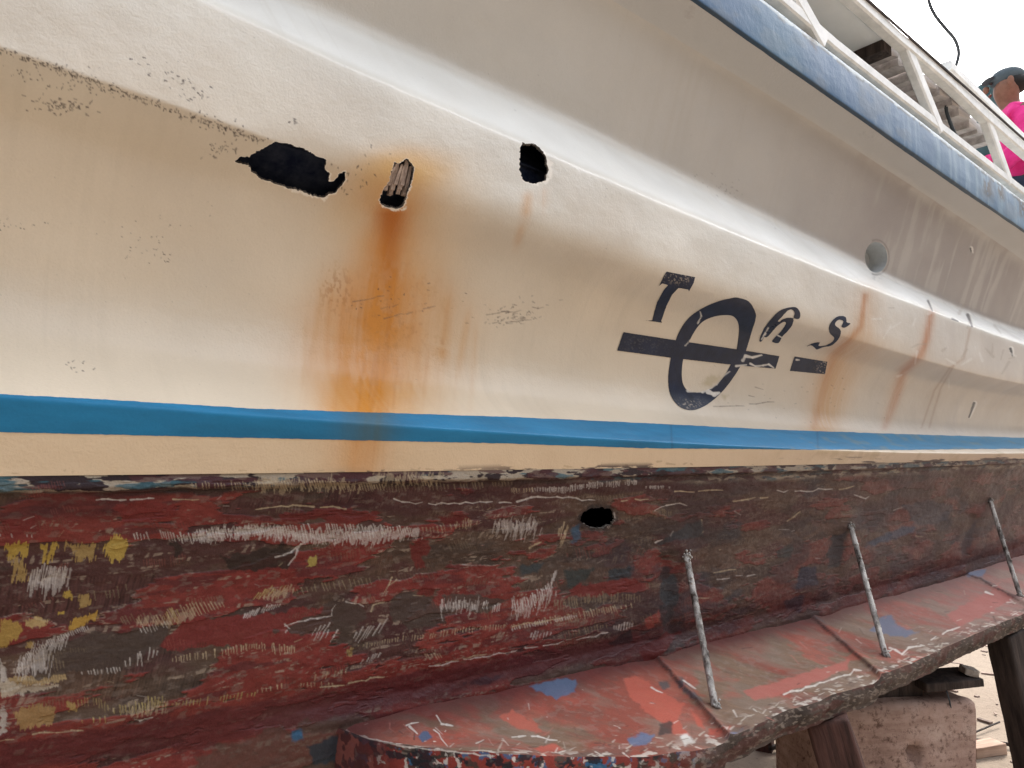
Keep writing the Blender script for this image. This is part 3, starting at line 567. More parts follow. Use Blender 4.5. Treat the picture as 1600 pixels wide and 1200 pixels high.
# yellow / cream primer patches forward
yel = (.50, .34, .07); yel2 = (.40, .27, .10)
for pts, c, s_ in [([(8, 850), (42, 845), (45, 868), (10, 872)], yel, 12), ([(20, 872), (36, 874), (40, 905), (22, 910)], yel2, 14), ([(66, 852), (74, 850), (78, 878), (66, 880)], yel, 8), ([(80, 848), (92, 850), (84, 874), (76, 878)], yel, 8), ([(105, 850), (150, 852), (148, 872), (112, 876)], yel2, 16), ([(163, 855), (182, 832), (204, 850), (190, 872), (174, 880), (166, 866)], (.54, .38, .09), 8), ([(100, 924), (112, 922), (115, 934), (102, 936)], yel, 3), ([(126, 930), (136, 928), (142, 944), (122, 952)], yel2, 4), ([(38, 968), (60, 962), (76, 968), (70, 978), (40, 978)], (.50, .36, .16), 4), ([(88, 955), (100, 954), (100, 960), (90, 960)], yel, 2), ([(105, 978), (120, 966), (152, 955), (154, 966), (130, 978), (108, 985)], (.50, .30, .06), 6), ([(0, 966), (30, 970), (36, 985), (10, 1010), (0, 1012)], (.42, .27, .07), 5), ([(42, 1004), (56, 1002), (52, 1012), (42, 1012)], yel2, 3), ([(10, 1060), (100, 1050), (106, 1062), (40, 1072), (0, 1085)], (.42, .30, .15), 6), ([(22, 1112), (50, 1100), (88, 1104), (84, 1130), (30, 1140)], (.36, .22, .09), 9), ([(104, 1096), (118, 1098), (120, 1112), (108, 1110)], yel2, 5), ([(0, 1062), (40, 1068), (90, 1070), (60, 1080), (0, 1088)], (.5, .42, .32), 5), ([(540, 1015), (552, 1012), (550, 1026), (540, 1026)], (.30, .20, .08), 3), ([(482, 868), (494, 868), (494, 884), (480, 884)], (.45, .36, .1), 5)]:
    B.blob(pts, c, .92, 4, .16, int(pts[0][0])+7, 1.2, s_)
B.blob([(0, 1100), (12, 1110), (10, 1140), (0, 1146)], (.55, .50, .44), .8, 6, .2, 3); B.blob([(0, 1030), (8, 1040), (12, 1062), (0, 1066)], (.6, .54, .48), .8, 4, .2, 3)
# bare red and brown shapes
for pts, c in [([(250, 1010), (290, 965), (400, 960), (520, 945), (515, 985), (480, 1000), (430, 1010), (330, 1012), (262, 1018)], red*1.05), ([(430, 985), (480, 965), (520, 940), (560, 940), (570, 965), (540, 985), (480, 990)], np.array([.078, .052, .042])), ([(40, 1050), (70, 1010), (110, 995), (200, 985), (260, 975), (262, 990), (240, 1015), (200, 1040), (110, 1052), (60, 1062)], np.array([.080, .056, .046])), ([(170, 790), (240, 782), (280, 790), (270, 806), (190, 815)], red), ([(0, 812), (60, 808), (64, 826), (20, 835), (0, 835)], red*.9), ([(430, 800), (520, 794), (600, 800), (560, 815), (440, 812)], red*.8), ([(640, 850), (672, 845), (676, 856), (662, 870), (668, 888), (648, 890), (636, 870)], red*.85), ([(650, 918), (680, 900), (676, 930), (650, 935)], red*.9), ([(690, 808), (720, 800), (736, 812), (720, 825), (694, 822)], red*.7), ([(900, 910), (980, 905), (1010, 915), (995, 925), (940, 932), (880, 936)], red), ([(1008, 970), (1030, 950), (1040, 955), (1028, 972), (1012, 985)], red2*1.3), ([(1000, 1010), (1040, 985), (1060, 990), (1010, 1050)], red*.9), ([(375, 880), (392, 872), (398, 888), (384, 896)], red*1.2), ([(610, 925), (660, 930), (690, 945), (700, 975), (640, 985), (610, 960)], np.array([.080, .056, .046])), ([(345, 870), (400, 862), (440, 848), (462, 866), (445, 885), (400, 893), (360, 890)], dkbrown*.7), ([(268, 850), (285, 848), (290, 862), (276, 870)], dkbrown*.7), ([(690, 930), (800, 935), (760, 955), (690, 955)], np.array([.088, .064, .053]))]:
    B.blob(pts, c, .88, 9, .07, int(pts[0][1]), 1.5)
# pale grinder tracks (the wavy rows of short white marks)
W, Cc, Yc, Kc = (.66, .60, .55), (.54, .43, .28), (.46, .36, .15), (.26, .20, .13)
for i, (pts, L, sp, c, a, tl) in enumerate([
    ([(210, 838), (250, 836), (290, 838), (340, 832), (400, 826), (440, 830), (520, 826), (600, 828), (655, 830)], 15, 4.6, W, .95, .28), ([(280, 842), (340, 836), (400, 829), (460, 836), (520, 838), (600, 834)], 11, 4.2, W, .9, .3), ([(430, 824), (470, 840), (520, 842), (600, 836)], 12, 5, W, .85, .2), ([(660, 828), (740, 822)], 10, 6, Cc, .6, .2), ([(772, 822), (842, 818)], 13, 5, W, .85, .05), ([(714, 818), (744, 816)], 13, 4, Cc, .7, -.1),
    ([(0, 836), (50, 837)], 6, 8, W, .8, .2), ([(400, 756), (480, 756), (540, 760), (600, 764)], 15, 4.2, Cc, .85, .35), ([(300, 758), (400, 760)], 10, 5, Cc, .7, .3), ([(560, 764), (660, 762), (760, 758), (800, 756)], 10, 5, Kc, .8, .2), ([(620, 752), (680, 748)], 15, 4.4, Cc, .8, .35),
    ([(832, 765), (880, 766), (940, 757), (1000, 752)], 8, 3.4, W, .8, -.05), ([(800, 766), (836, 766)], 8, 4, Cc, .7, .1), ([(1010, 762), (1046, 762)], 4, 3.4, W, .8, 0), ([(1016, 802), (1050, 804)], 12, 3.4, Kc, .9, .1), ([(872, 830), (884, 838), (876, 850)], 22, 4.5, Cc, .8, -.3),
    ([(40, 912), (62, 900), (80, 896), (106, 890)], 24, 3.4, W, .9, -.18), ([(48, 918), (104, 904)], 16, 4, W, .8, -.1), ([(28, 1050), (32, 1036), (52, 1018), (80, 1002), (104, 992), (138, 982)], 7, 3.6, W, .95, .5), ([(30, 1046), (50, 1040), (72, 1036)], 32, 5.2, W, .9, .1), ([(56, 1030), (74, 1034), (104, 1040)], 22, 5.5, Kc, .9, .15),
    ([(220, 985), (245, 982), (268, 972)], 10, 5, W, .9, .5), ([(215, 970), (250, 966), (300, 950), (350, 945)], 15, 5, Cc, .75, .55), ([(148, 930), (180, 928), (200, 918)], 18, 6, Kc, .9, .15), ([(190, 970), (240, 964)], 12, 5, Kc, .8, .5), ([(258, 968), (280, 958)], 18, 4, Yc, .8, .5), ([(400, 930), (425, 924), (455, 918)], 14, 4.6, Yc, .95, -.7), ([(465, 924), (500, 918), (560, 912), (600, 905)], 10, 6.5, Kc, 1, .3), ([(382, 962), (410, 954), (438, 946)], 9, 3.6, W, .9, -.5),
    ([(196, 1036), (210, 1032), (226, 1028)], 20, 6, W, .9, .05), ([(218, 1022), (236, 1020), (248, 1018)], 14, 5.4, W, .9, -.2), ([(128, 1052), (160, 1050), (192, 1046)], 7, 5, W, .8, .2), ([(270, 1032), (300, 1026), (345, 1022), (390, 1008), (400, 1008)], 10, 4.4, Cc, .85, .05), ([(400, 1010), (460, 1014)], 12, 3.8, Cc, .85, .05),
    ([(128, 1126), (170, 1122)], 8, 8, Yc, .8, .1), ([(178, 1112), (200, 1108), (230, 1106), (252, 1100)], 15, 5.4, Yc, .95, .05), ([(232, 1098), (254, 1096)], 22, 5, Yc, .9, 0), ([(258, 1102), (330, 1094), (400, 1084)], 8, 5.4, Yc, .9, -.2), ([(402, 1080), (445, 1070)], 7, 6.4, Cc, .8, .1), ([(470, 1070), (520, 1068)], 6, 5, Cc, .7, 0), ([(122, 1098), (150, 1095), (170, 1106)], 14, 5, Yc, .6, .1),
    ([(490, 985), (515, 990), (530, 995)], 20, 5, W, .7, -.6), ([(555, 992), (590, 985), (606, 978)], 22, 6, W, .7, -.6), ([(688, 946), (730, 944), (745, 950)], 10, 4.4, W, .9, .05), ([(690, 945), (688, 965)], 18, 12, W, .8, 0), ([(755, 945), (770, 952), (782, 946)], 13, 4, W, .9, -.2), ([(800, 948), (826, 940), (850, 925), (862, 912)], 18, 4.4, W, .95, .2), ([(862, 908), (870, 895)], 12, 4, W, .7, -.2), ([(800, 940), (822, 950)], 26, 4, W, .8, .1),
    ([(866, 944), (900, 942), (925, 936)], 14, 4, Kc, 1, .1), ([(915, 938), (950, 934), (1000, 936)], 13, 4.2, Kc, 1, .05), ([(560, 1010), (620, 1000), (680, 992), (760, 980), (800, 978)], 7, 4.2, Cc, .75, -.2), ([(565, 1034), (594, 1022)], 9, 5, W, .8, -.5), ([(660, 1024), (690, 1022)], 9, 4.6, Cc, .7, .5), ([(540, 1050), (480, 1062)], 8, 6, Cc, .6, -.2), ([(800, 980), (880, 966), (940, 955), (990, 948)], 9, 4, Cc, .85, .25), ([(800, 984), (850, 972), (900, 962)], 5, 4, W, .8, .2), ([(885, 990), (950, 978)], 9, 5, Kc, .9, .2), ([(960, 980), (990, 976)], 9, 4, W, .8, -.2), ([(830, 992), (860, 990)], 11, 5, W, .7, -.4)]):
    B.ticks(pts, L, sp, c, a, tl, 1.8 if c is W else 1.6, 300+i, .45, .14)
for pts, c, a, sk in [([(285, 840), (340, 829), (400, 822), (470, 832), (560, 826), (655, 827), (652, 838), (600, 845), (520, 848), (460, 845), (400, 834), (330, 844)], W, .72, 16), ([(27, 1052), (32, 1034), (56, 1014), (104, 993), (108, 998), (80, 1020), (72, 1050), (50, 1052)], W, .62, 22), ([(800, 950), (830, 938), (858, 918), (862, 926), (846, 946), (812, 962)], W, .55, 22), ([(180, 1112), (230, 1103), (254, 1094), (256, 1108), (200, 1118)], Cc, .6, 18), ([(215, 972), (262, 966), (300, 950), (306, 960), (270, 976)], Cc, .55, 18), ([(40, 905), (80, 892), (108, 890), (104, 914), (74, 924), (50, 918)], W, .6, 26), ([(402, 934), (455, 915), (458, 922), (420, 938)], Cc, .7, 10), ([(690, 944), (745, 942), (742, 952), (692, 952)], W, .5, 20), ([(772, 818), (842, 813), (842, 824), (776, 828)], W, .55, 22), ([(800, 822), (836, 818), (834, 832), (800, 838)], W, .6, 22), ([(400, 750), (540, 752), (560, 764), (480, 764), (400, 760)], Cc, .6, 20), ([(590, 742), (690, 740), (680, 752), (600, 754)], Cc, .6, 18)]:
    B.blob(pts, c, a*.72, 6, .15, int(pts[0][0])+3, 1.2, sk*1.2)
# lots of fainter ones
for k in range(150):
    x = lr.uniform(-40, 1600); y = lr.uniform(770, 1110-.16*max(0, x-300)); sc = 1.0-.5*sstep(700, 1600, x)
    n = lr.uniform(20, 80)*sc; sl_ = -.10-.06*(y-800)/200+lr.normal(0, .1); c = lr.choice([Kc, (.17, .12, .08), (.05, .03, .028), (.30, .10, .08), Kc, (.06, .045, .035)])
    B.ticks([(x, y), (x+n*.5, y+n*.5*sl_+lr.normal(0, 3)), (x+n, y+n*sl_)], lr.uniform(6, 16)*sc, lr.uniform(3.0, 4.6)*sc+.9, c, lr.uniform(.2, .55), lr.choice([.25, .1, -.3, .4]), 1.7, 900+k)
for k in range(90):                            # loose scratches
    x = lr.uniform(-20, 1600); y = lr.uniform(765, 1105-.17*max(0, x-300)); n = abs(lr.normal(0, 10))+2; th = lr.normal(-.12, .4)
    B.path([(x, y), (x+n*math.cos(th), y+n*math.sin(th))], lr.uniform(.7, 1.9), lr.choice([W, Cc, (.36, .30, .27), (.05, .03, .03)]), lr.uniform(.25, .7), .15, .8, k)
for i, pts in enumerate([[(540, 795), (470, 790), (420, 793), (400, 797)], [(605, 778), (640, 785), (700, 787), (760, 784), (800, 786)], [(270, 779), (310, 780)], [(150, 780), (240, 778)], [(0, 1155), (60, 1145), (140, 1138)], [(200, 1127), (255, 1118)], [(500, 1073), (600, 1057)], [(670, 1040), (800, 1018)], [(680, 1038), (760, 1022)], [(800, 785), (830, 777), (870, 776), (930, 782)], [(970, 782), (1012, 779)], [(1022, 797), (1050, 788), (1085, 786)], [(1135, 787), (1160, 782), (1200, 777)], [(1215, 766), (1260, 767), (1300, 764)], [(1055, 768), (1130, 766)], [(800, 1018), (860, 1006), (920, 995), (950, 988)], [(800, 979), (880, 965)], [(445, 978), (485, 966), (518, 963), (523, 945), (540, 940), (560, 943), (568, 948)], [(580, 955), (582, 945), (600, 940)], [(445, 975), (452, 982)], [(620, 905), (606, 915), (612, 902), (600, 925)], [(430, 870), (455, 862), (470, 850), (460, 870), (450, 882)], [(1115, 895), (1150, 890)], [(1120, 905), (1180, 898)], [(820, 862), (835, 850), (846, 847)], [(1025, 848), (1048, 838), (1052, 830)], [(1096, 812), (1098, 830), (1084, 845)], [(1335, 773), (1352, 780), (1358, 776)], [(1312, 765), (1335, 760)], [(1396, 797), (1412, 792)], [(1250, 800), (1230, 815)]]):
    B.path(pts, 2.0 if i % 3 else 2.6, W if i % 2 else Cc, .85, .12, 1.1, 50+i)
# blue and black patches
for pts, c in [([(1350, 848), (1380, 838), (1410, 822), (1435, 820), (1425, 832), (1390, 846), (1352, 855)], (.03, .085, .15)), ([(1410, 790), (1450, 782), (1490, 790), (1480, 815), (1430, 822)], (.045, .055, .075)), ([(1300, 836), (1322, 830), (1318, 860), (1310, 885), (1294, 888), (1292, 860)], (.02, .035, .045)), ([(1250, 884), (1275, 886), (1278, 915), (1244, 918)], (.018, .03, .06)), ([(1034, 902), (1052, 898), (1062, 920), (1058, 945), (1040, 950), (1030, 930)], (.035, .05, .06)), ([(1028, 945), (1055, 945), (1048, 970), (1036, 985), (1032, 965)], (.02, .02, .025)), ([(1036, 885), (1050, 888), (1040, 905), (1030, 905)], (.03, .02, .025)), ([(1500, 850), (1512, 830), (1524, 815), (1518, 850), (1502, 872)], (.025, .03, .045)), ([(892, 828), (905, 820), (908, 840), (900, 850), (892, 845)], (.045, .10, .16)), ([(880, 890), (930, 888), (915, 905), (890, 920)], (.035, .05, .05)), ([(950, 890), (990, 885), (985, 902), (950, 908)], (.03, .045, .055)), ([(810, 885), (850, 880), (840, 895), (815, 898)], (.04, .055, .06)), ([(1215, 860), (1240, 852), (1236, 872), (1214, 874)], (.04, .05, .05)), ([(1222, 938), (1256, 930), (1250, 955), (1225, 952)], (.015, .02, .04)), ([(950, 1005), (985, 985), (990, 1000), (960, 1012)], (.02, .02, .025)), ([(1065, 822), (1096, 812), (1098, 838), (1060, 845), (1030, 850)], (.035, .04, .045)), ([(452, 1140), (470, 1138), (474, 1152), (456, 1156)], (.03, .13, .24)), ([(480, 1165), (520, 1150), (560, 1155), (555, 1185), (490, 1195)], (.03, .045, .06)), ([(725, 1068), (760, 1058), (790, 1054), (760, 1070)], (.03, .018, .03))]:
    B.blob(pts, c, .88, 5, .12, int(pts[0][0]), 2.5)
lum = B.col.mean(-1); lum0 = np.clip((lum-.24)/.2, 0, 1)
B.P = B.P + B.N*((.0022*redm+.0032*(fbm(X*55, T*80, 137, 4)-.5)+.0024*(ch2-.5)*amp-.0012*lum0+.006*(fbm(X*16, T*22, 138, 3)-.5))*sstep(0, .02, T))[..., None]
hole_d = [(800+x/4, 700+y/4) for x, y in [(430, 415), (480, 382), (560, 370), (620, 385), (640, 430), (620, 480), (560, 505), (490, 500), (440, 470), (425, 440)]]
sd = B.full_sdf([hole_d], 3.0, .35); B.blend((1-sstep(0, 9, sd+9*(fbm(px*.2, py*.2, 131, 3)-.5)))*.85, (.02, .018, .02)); B.ticks([(950, 824), (958, 812), (961, 800)], 6, 3, W, .8, .5, 1.5, 77)
hz = np.exp(-((py-np.interp(px, [300, 560, 800, 1020, 1265, 1600], [1165, 1106, 1054, 1005, 946, 855]))/20)**2)*sstep(380, 640, px); B.blend(.7*hz*(.6+.6*fbm(X*9, T*20, 101, 4)), maroon*.8)  # fillet above the shelf darkened, its soft shade put into the colour
B.col *= .75
stern_tone = .42*sstep(.9, 3.6, X)*(1-hz); B.blend(stern_tone*(.6+.8*fbm(X*7, T*9, 133, 4)), (.125, .088, .082))  # paler greyish tone growing towards the stern
B.rough[:] = .38+.3*fbm(X*12, T*14, 135, 3)-.08*redm
cut(B, [hole_d], 3.0, M['bottom'], 'hull_bottom', boat)

# ------------------------------------------------------------------ bilge shelf with its braces
out_px = [(505, 1118, -.50), (530, 1136, -.52), (570, 1152, -.54), (620, 1163, -.56), (700, 1172, -.58), (800, 1180, -.60), (900, 1183, -.615), (1000, 1180, -.63), (1080, 1172, -.64), (1160, 1143, -.645), (1230, 1110, -.65), (1330, 1074, -.65), (1420, 1038, -.65), (1500, 1000, -.65), (1600, 955, -.65)]
yo_ = {530: .055, 570: -.02, 620: -.10, 700: -.185, 800: -.265}       # the near end runs out of the hull side in a curve
OP = np.array([at_y(x, y, yo_[x]) if x in yo_ else at_z(x, y, HC+z) for x, y, z in out_px[1:]]); OP = np.concatenate([[at_y(500, 1122, .15)], OP, [[4.4, -.31, HC-.65], [5.7, -.28, HC-.65]]])
NS, NW = 1150, 250
aux = np.concatenate([np.linspace(0, 1, NS)])
dl = np.concatenate([[0], np.cumsum(np.linalg.norm(np.diff(OP, axis=0), axis=1))])
# denser near the nose: parameter by photo x
opx, _, _ = project(OP); opx = np.maximum.accumulate(opx+np.arange(len(opx))*1e-3)
u = np.interp(np.linspace(opx[0], opx[-1], NS), opx, dl)
def sm(v):
    k = np.hanning(31); k /= k.sum(); return np.convolve(np.pad(v, 15, mode='edge'), k, 'valid')
OE = np.stack([sm(np.interp(u, dl, OP[:, i])) for i in range(3)], -1)
xi = OE[:, 0]-.00; inn = np.stack([np.maximum(xi-.0, .60), np.full(NS, .085), Z8(np.maximum(xi, .60))-.004], -1)
nose = sstep(0, .16, u-u[0])[:, None]; inn = inn*nose+(np.array([[.60, .12, Z8(np.array(.60))-.006]]))*(1-nose)
tv = np.linspace(0, 1, 170)[:, None, None]
top = inn[None]*(1-tv)+OE[None]*tv; top[..., 2] += (.018*np.sin(np.pi*tv[..., 0]))*-1
seams = [((1020, 1020), (1132, 1142)), ((1265, 960), (1372, 1052)), ((1500, 890), (1592, 938))]
sx, sy, _ = project(top.reshape(-1, 3)); sx = sx.reshape(top.shape[:2]); sy = sy.reshape(top.shape[:2])
for (a, b) in seams:                            # lapped plates: each lies a little above the next one forward
    sdist = ((b[0]-a[0])*(sy-a[1])-(b[1]-a[1])*(sx-a[0]))/math.hypot(b[0]-a[0], b[1]-a[1])
    top[..., 2] += -.012*np.exp(np.clip(-sdist/60, -30, 0))*sstep(-2, 3, sdist)*sstep(0, .08, tv[..., 0]) + .006*np.exp(-(sdist/7)**2)
top[..., 2] += (fbm(top[..., 0]*9, top[..., 1]*9, 141, 3)-.5)*.010
edge_j = (fbm(u*22, u*0, 142, 4)-.5)*.008; deepn = .066+.02*(1-sstep(.0, .75, u-u[0]))
tk = np.linspace(0, 1, 56)[:, None]
E0 = top[-1]
rnd = np.stack([0*tk*u[None], -.006*np.sin(np.pi*np.clip(tk*1.2, 0, 1))+.0*u[None]+.012*tk, -deepn[None]*tk], -1)
edg = E0[None]+rnd; edg[..., 1] += (fbm(u[None]*34, tk*3, 143, 4)-.5)*.009*np.sin(np.pi*tk); edg[..., 2] += edge_j[None]*tk
tb = np.linspace(0, 1, 16)[1:, None, None]; und = edg[-1][None]*(1-tb)+(inn+np.array([0, .12, -.085]))[None]*tb
P = np.concatenate([top, edg[1:], und], 0); S = Grid(P); S.N = normals(P)
px, py = S.px, S.py; X = S.X; Yc_ = P[..., 1]; rowi = np.arange(S.nr)[:, None]; isE = np.broadcast_to((rowi >= 170), (S.nr, S.nc)); tt = np.clip(rowi/169., 0, 1)+0*X
dg = (X*.55-Yc_*.83); dp = (X*.83+Yc_*.55)     # scrub marks run slantwise over the plates
srd = np.array([.30, .082, .058]); sbr = np.array([.225, .145, .098]); sgr = np.array([.25, .19, .145])
n = fbm(dg*5, dp*11, 151, 6, .6); S.col = (sbr*(.78+.44*fbm(dg*14, dp*70, 152, 5, .65)[..., None])).astype(np.float32)
S.blend(.9*sstep(.47, .62, fbm(dg*3, dp*6, 151, 6, .55)+.04*(X > 1.6)), srd); S.blend(.75*sstep(.58, .66, fbm(X*6, Yc_*8, 153, 4)), (.38, .105, .075)); S.blend(.35*sstep(.48, .62, fbm(X*20, Yc_*24, 158, 5, .65)), (.17, .11, .085)); S.blend(.18*sstep(.58, .66, fbm(X*60, Yc_*70, 159, 4)), (.36, .29, .25)); S.blend(.5*sstep(.50, .68, fbm(dg*6, dp*12, 154, 5)), sgr)
S.col *= (.92+.16*fbm(dg*14, dp*130, 155, 3)[..., None])
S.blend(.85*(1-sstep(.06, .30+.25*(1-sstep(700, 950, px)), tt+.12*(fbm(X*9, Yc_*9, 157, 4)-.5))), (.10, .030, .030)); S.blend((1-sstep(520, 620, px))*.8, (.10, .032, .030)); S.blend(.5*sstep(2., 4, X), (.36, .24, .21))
for pts, c in [([(828, 1072), (870, 1060), (900, 1062), (898, 1080), (872, 1092), (850, 1085)], (.10, .15, .24)), ([(980, 1155), (1005, 1146), (1022, 1150), (1015, 1162), (985, 1165)], (.13, .19, .30)), ([(1130, 1148), (1160, 1138), (1158, 1145), (1135, 1152)], (.13, .19, .30)), ([(1360, 985), (1376, 962), (1392, 962), (1400, 978), (1435, 988), (1415, 995), (1385, 992)], (.16, .18, .24)), ([(1510, 893), (1540, 890), (1536, 902), (1512, 902)], (.16, .19, .26)), ([(650, 1150), (668, 1142), (676, 1152), (660, 1158)], (.06, .13, .22)), ([(1055, 1065), (1066, 1058), (1072, 1068), (1062, 1076)], (.07, .07, .08)), ([(1060, 1070), (1080, 1078), (1098, 1095), (1080, 1092)], (.12, .11, .12)), ([(1030, 1066), (1044, 1064), (1046, 1074), (1034, 1076)], (.10, .10, .10)), ([(975, 1060), (1005, 1058), (1030, 1080), (1068, 1100), (1060, 1125), (1075, 1148), (1055, 1150), (1020, 1120), (985, 1090)], (.50, .125, .085)), ([(800, 1110), (835, 1128), (850, 1145), (810, 1140), (780, 1120)], (.48, .13, .09)), ([(835, 1170), (870, 1160), (880, 1172), (850, 1180)], (.52, .12, .085)), ([(1108, 1140), (1140, 1135), (1138, 1150), (1108, 1156)], (.46, .10, .07)), ([(1080, 1110), (1096, 1125), (1100, 1138), (1088, 1132)], (.50, .12, .08)), ([(1030, 1130), (1050, 1128), (1052, 1148), (1030, 1148)], (.07, .055, .05)), ([(1062, 1150), (1074, 1147), (1086, 1160), (1070, 1166)], (.74, .72, .66)), ([(1160, 1080), (1230, 1060), (1330, 1030), (1325, 1045), (1240, 1080), (1180, 1095)], (.44, .145, .115)), ([(1480, 960), (1560, 915), (1585, 935), (1500, 980)], (.40, .15, .125))]:
    S.blob(pts, c, .85, 4, .13, int(pts[0][0]), 2.2)
for a, b in seams:
    S.path([a, b], 4, (.09, .05, .045), .85, .05, 1.2, int(a[0])); S.path([(a[0]+5, a[1]-1), (b[0]+5, b[1]-2)], 3, (.12, .10, .10), .5, .4, 1, int(b[0]))
S.P = S.P+S.N*(.0028*(fbm(X*26, Yc_*26, 172, 4)-.5))[..., None]
# worn, scratched rim
rim_m = np.exp(-((1-tt)/.10)**2)*(~isE); S.blend(rim_m*.75*sstep(.42, .6, fbm(X*16, Yc_*30, 161, 4)), (.15, .105, .085)); S.blend(rim_m*.8*sstep(.58, .66, fbm(X*42, Yc_*60, 162, 4)), (.62, .56, .48))
eb = fbm(X*12, P[..., 2]*30, 163, 5); S.col[isE] = (np.array([.070, .052, .043])*(.35+1.3*eb[..., None]))[isE]
S.blend(isE*sstep(.60, .67, fbm(X*60+P[..., 2]*80, P[..., 2]*150, 164, 4))*.55, (.27, .22, .18)); S.blend(isE*sstep(.55, .62, fbm(X*16, P[..., 2]*50, 165, 4))*.5, (.10, .035, .03))
fr = isE*(1-sstep(1.1, 1.5, X))*sstep(500, 590, px); S.blend(fr*.95*sstep(.40, .47, fbm((X-Yc_)*30, P[..., 2]*60, 166, 5)), (.24, .045, .035)); S.blend(fr*.75*sstep(.61, .66, fbm((X-Yc_)*40, P[..., 2]*60, 167, 4)), (.025, .13, .25)); S.blend(fr*.75*sstep(.61, .66, fbm((X-Yc_)*60, P[..., 2]*80, 168, 5)), (.62, .58, .52)); S.blend(fr*.9*sstep(.60, .64, fbm((X-Yc_)*34, P[..., 2]*50, 169, 4)), (.02, .02, .025))
lr = np.random.default_rng(9)
for k in range(190):
    f = lr.random()**.8; x = 620+f*980; yo = np.interp(x, [p[0] for p in out_px], [p[1] for p in out_px]); y = yo-abs(lr.normal(0, 16))-2; n_ = lr.uniform(2, 13)*(1.1-.4*f); th = lr.normal(-.35, .5)
    S.path([(x, y), (x+n_*math.cos(th), y+n_*math.sin(th))], lr.uniform(.8, 2.6), lr.choice([(.68, .62, .54), (.52, .46, .38), (.10, .06, .05)]), lr.uniform(.4, .95), .1, 1.2, k)
for k in range(70):
    x = lr.uniform(560, 1600); yi = np.interp(x, [560, 800, 1265, 1600], [1115, 1063, 958, 862]); yo = np.interp(x, [p[0] for p in out_px], [p[1] for p in out_px]); y = yi+(yo-yi)*lr.uniform(.15, 1); n_ = abs(lr.normal(0, 12)); th = lr.normal(.5, .7)
    S.path([(x, y), (x+n_*math.cos(th), y+n_*math.sin(th))], lr.uniform(.7, 1.8), lr.choice([(.62, .52, .45), (.12, .07, .06), (.50, .2, .16)]), lr.uniform(.3, .8), .1, 1, k)
for i, (pts, wd) in enumerate([([(560, 1113), (600, 1103), (640, 1096), (680, 1091)], 4.5), ([(690, 1088), (718, 1083)], 4), ([(728, 1081), (800, 1064), (840, 1056)], 3.4), ([(625, 1135), (662, 1125)], 2), ([(640, 1135), (652, 1147)], 3.5), ([(682, 1118), (690, 1130), (708, 1135), (720, 1145)], 2.6), ([(678, 1140), (690, 1155), (700, 1165)], 1.6), ([(800, 1152), (840, 1150), (870, 1157)], 2.2), ([(875, 1042), (890, 1043)], 3), ([(990, 1056), (1006, 1063)], 3.4), ([(1018, 1074), (1042, 1090)], 3), ([(1068, 1063), (1086, 1076)], 2.6), ([(1146, 1110), (1152, 1120)], 3), ([(1275, 980), (1284, 986)], 4), ([(1365, 922), (1375, 918), (1390, 920)], 2.4), ([(540, 1140), (560, 1150), (600, 1160), (640, 1168)], 3.4), ([(640, 1168), (700, 1174), (760, 1180)], 2.5), ([(1225, 1085), (1300, 1062), (1345, 1047)], 3.2), ([(1390, 1012), (1410, 1022), (1420, 1012), (1440, 1010)], 2.6), ([(1455, 1000), (1480, 985), (1500, 980)], 2.4), ([(1540, 925), (1552, 930)], 3.4)]):
    S.path(pts, wd, (.68, .62, .55), .9, .08, 1.3, 400+i)
S.rough[:] = .5+.3*fbm(X*12, Yc_*12, 171, 3)
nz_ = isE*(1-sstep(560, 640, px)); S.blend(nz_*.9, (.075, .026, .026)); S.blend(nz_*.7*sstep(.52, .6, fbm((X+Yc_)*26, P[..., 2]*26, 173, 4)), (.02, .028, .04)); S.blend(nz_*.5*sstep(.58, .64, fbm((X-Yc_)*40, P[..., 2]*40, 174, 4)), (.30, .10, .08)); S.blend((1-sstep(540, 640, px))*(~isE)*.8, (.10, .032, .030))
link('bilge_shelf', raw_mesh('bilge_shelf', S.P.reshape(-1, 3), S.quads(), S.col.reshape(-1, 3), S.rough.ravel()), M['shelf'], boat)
# shelf height lookup along a ray
def on_shelf(x, y):
    i = np.argmin((px[:170]-x)**2+(py[:170]-y)**2); return P[:170].reshape(-1, 3)[i]
def on_hull(x, y):
    i = np.argmin((B.px-x)**2+(B.py-y)**2); return B.P.reshape(-1, 3)[i]
def tube(name, pts, rad, mat, parent=None, seg=12, rough=0, steps=24):
    pts = [np.asarray(p, float) for p in pts]; V, Fc = [], []
    if len(pts) == 2: pts = [pts[0]+(pts[1]-pts[0])*t for t in np.linspace(0, 1, steps)]
    lr_ = np.random.default_rng(len(name)+int(abs(pts[0][0])*100))
    for i, p in enumerate(pts):
        d = pts[min(i+1, len(pts)-1)]-pts[max(i-1, 0)]; d /= np.linalg.norm(d)+1e-9; a = np.cross(d, [0.3, 1, .2]); a /= np.linalg.norm(a); b = np.cross(d, a)
        for k in range(seg):
            th = 2*math.pi*k/seg; r = rad*(1+rough*lr_.normal()*(1 if lr_.random() < .35 else .25)); V.append(p+(a*math.cos(th)+b*math.sin(th))*r)
    n = len(pts)
    for i in range(n-1):
        for k in range(seg): Fc.append((i*seg+k, i*seg+(k+1) % seg, (i+1)*seg+(k+1) % seg, (i+1)*seg+k))
    me = bpy.data.meshes.new(name); me.from_pydata([tuple(v) for v in V], [], Fc+[tuple(range(seg))[::-1], tuple(range((n-1)*seg, n*seg))]); return link(name, me, mat, parent, True)
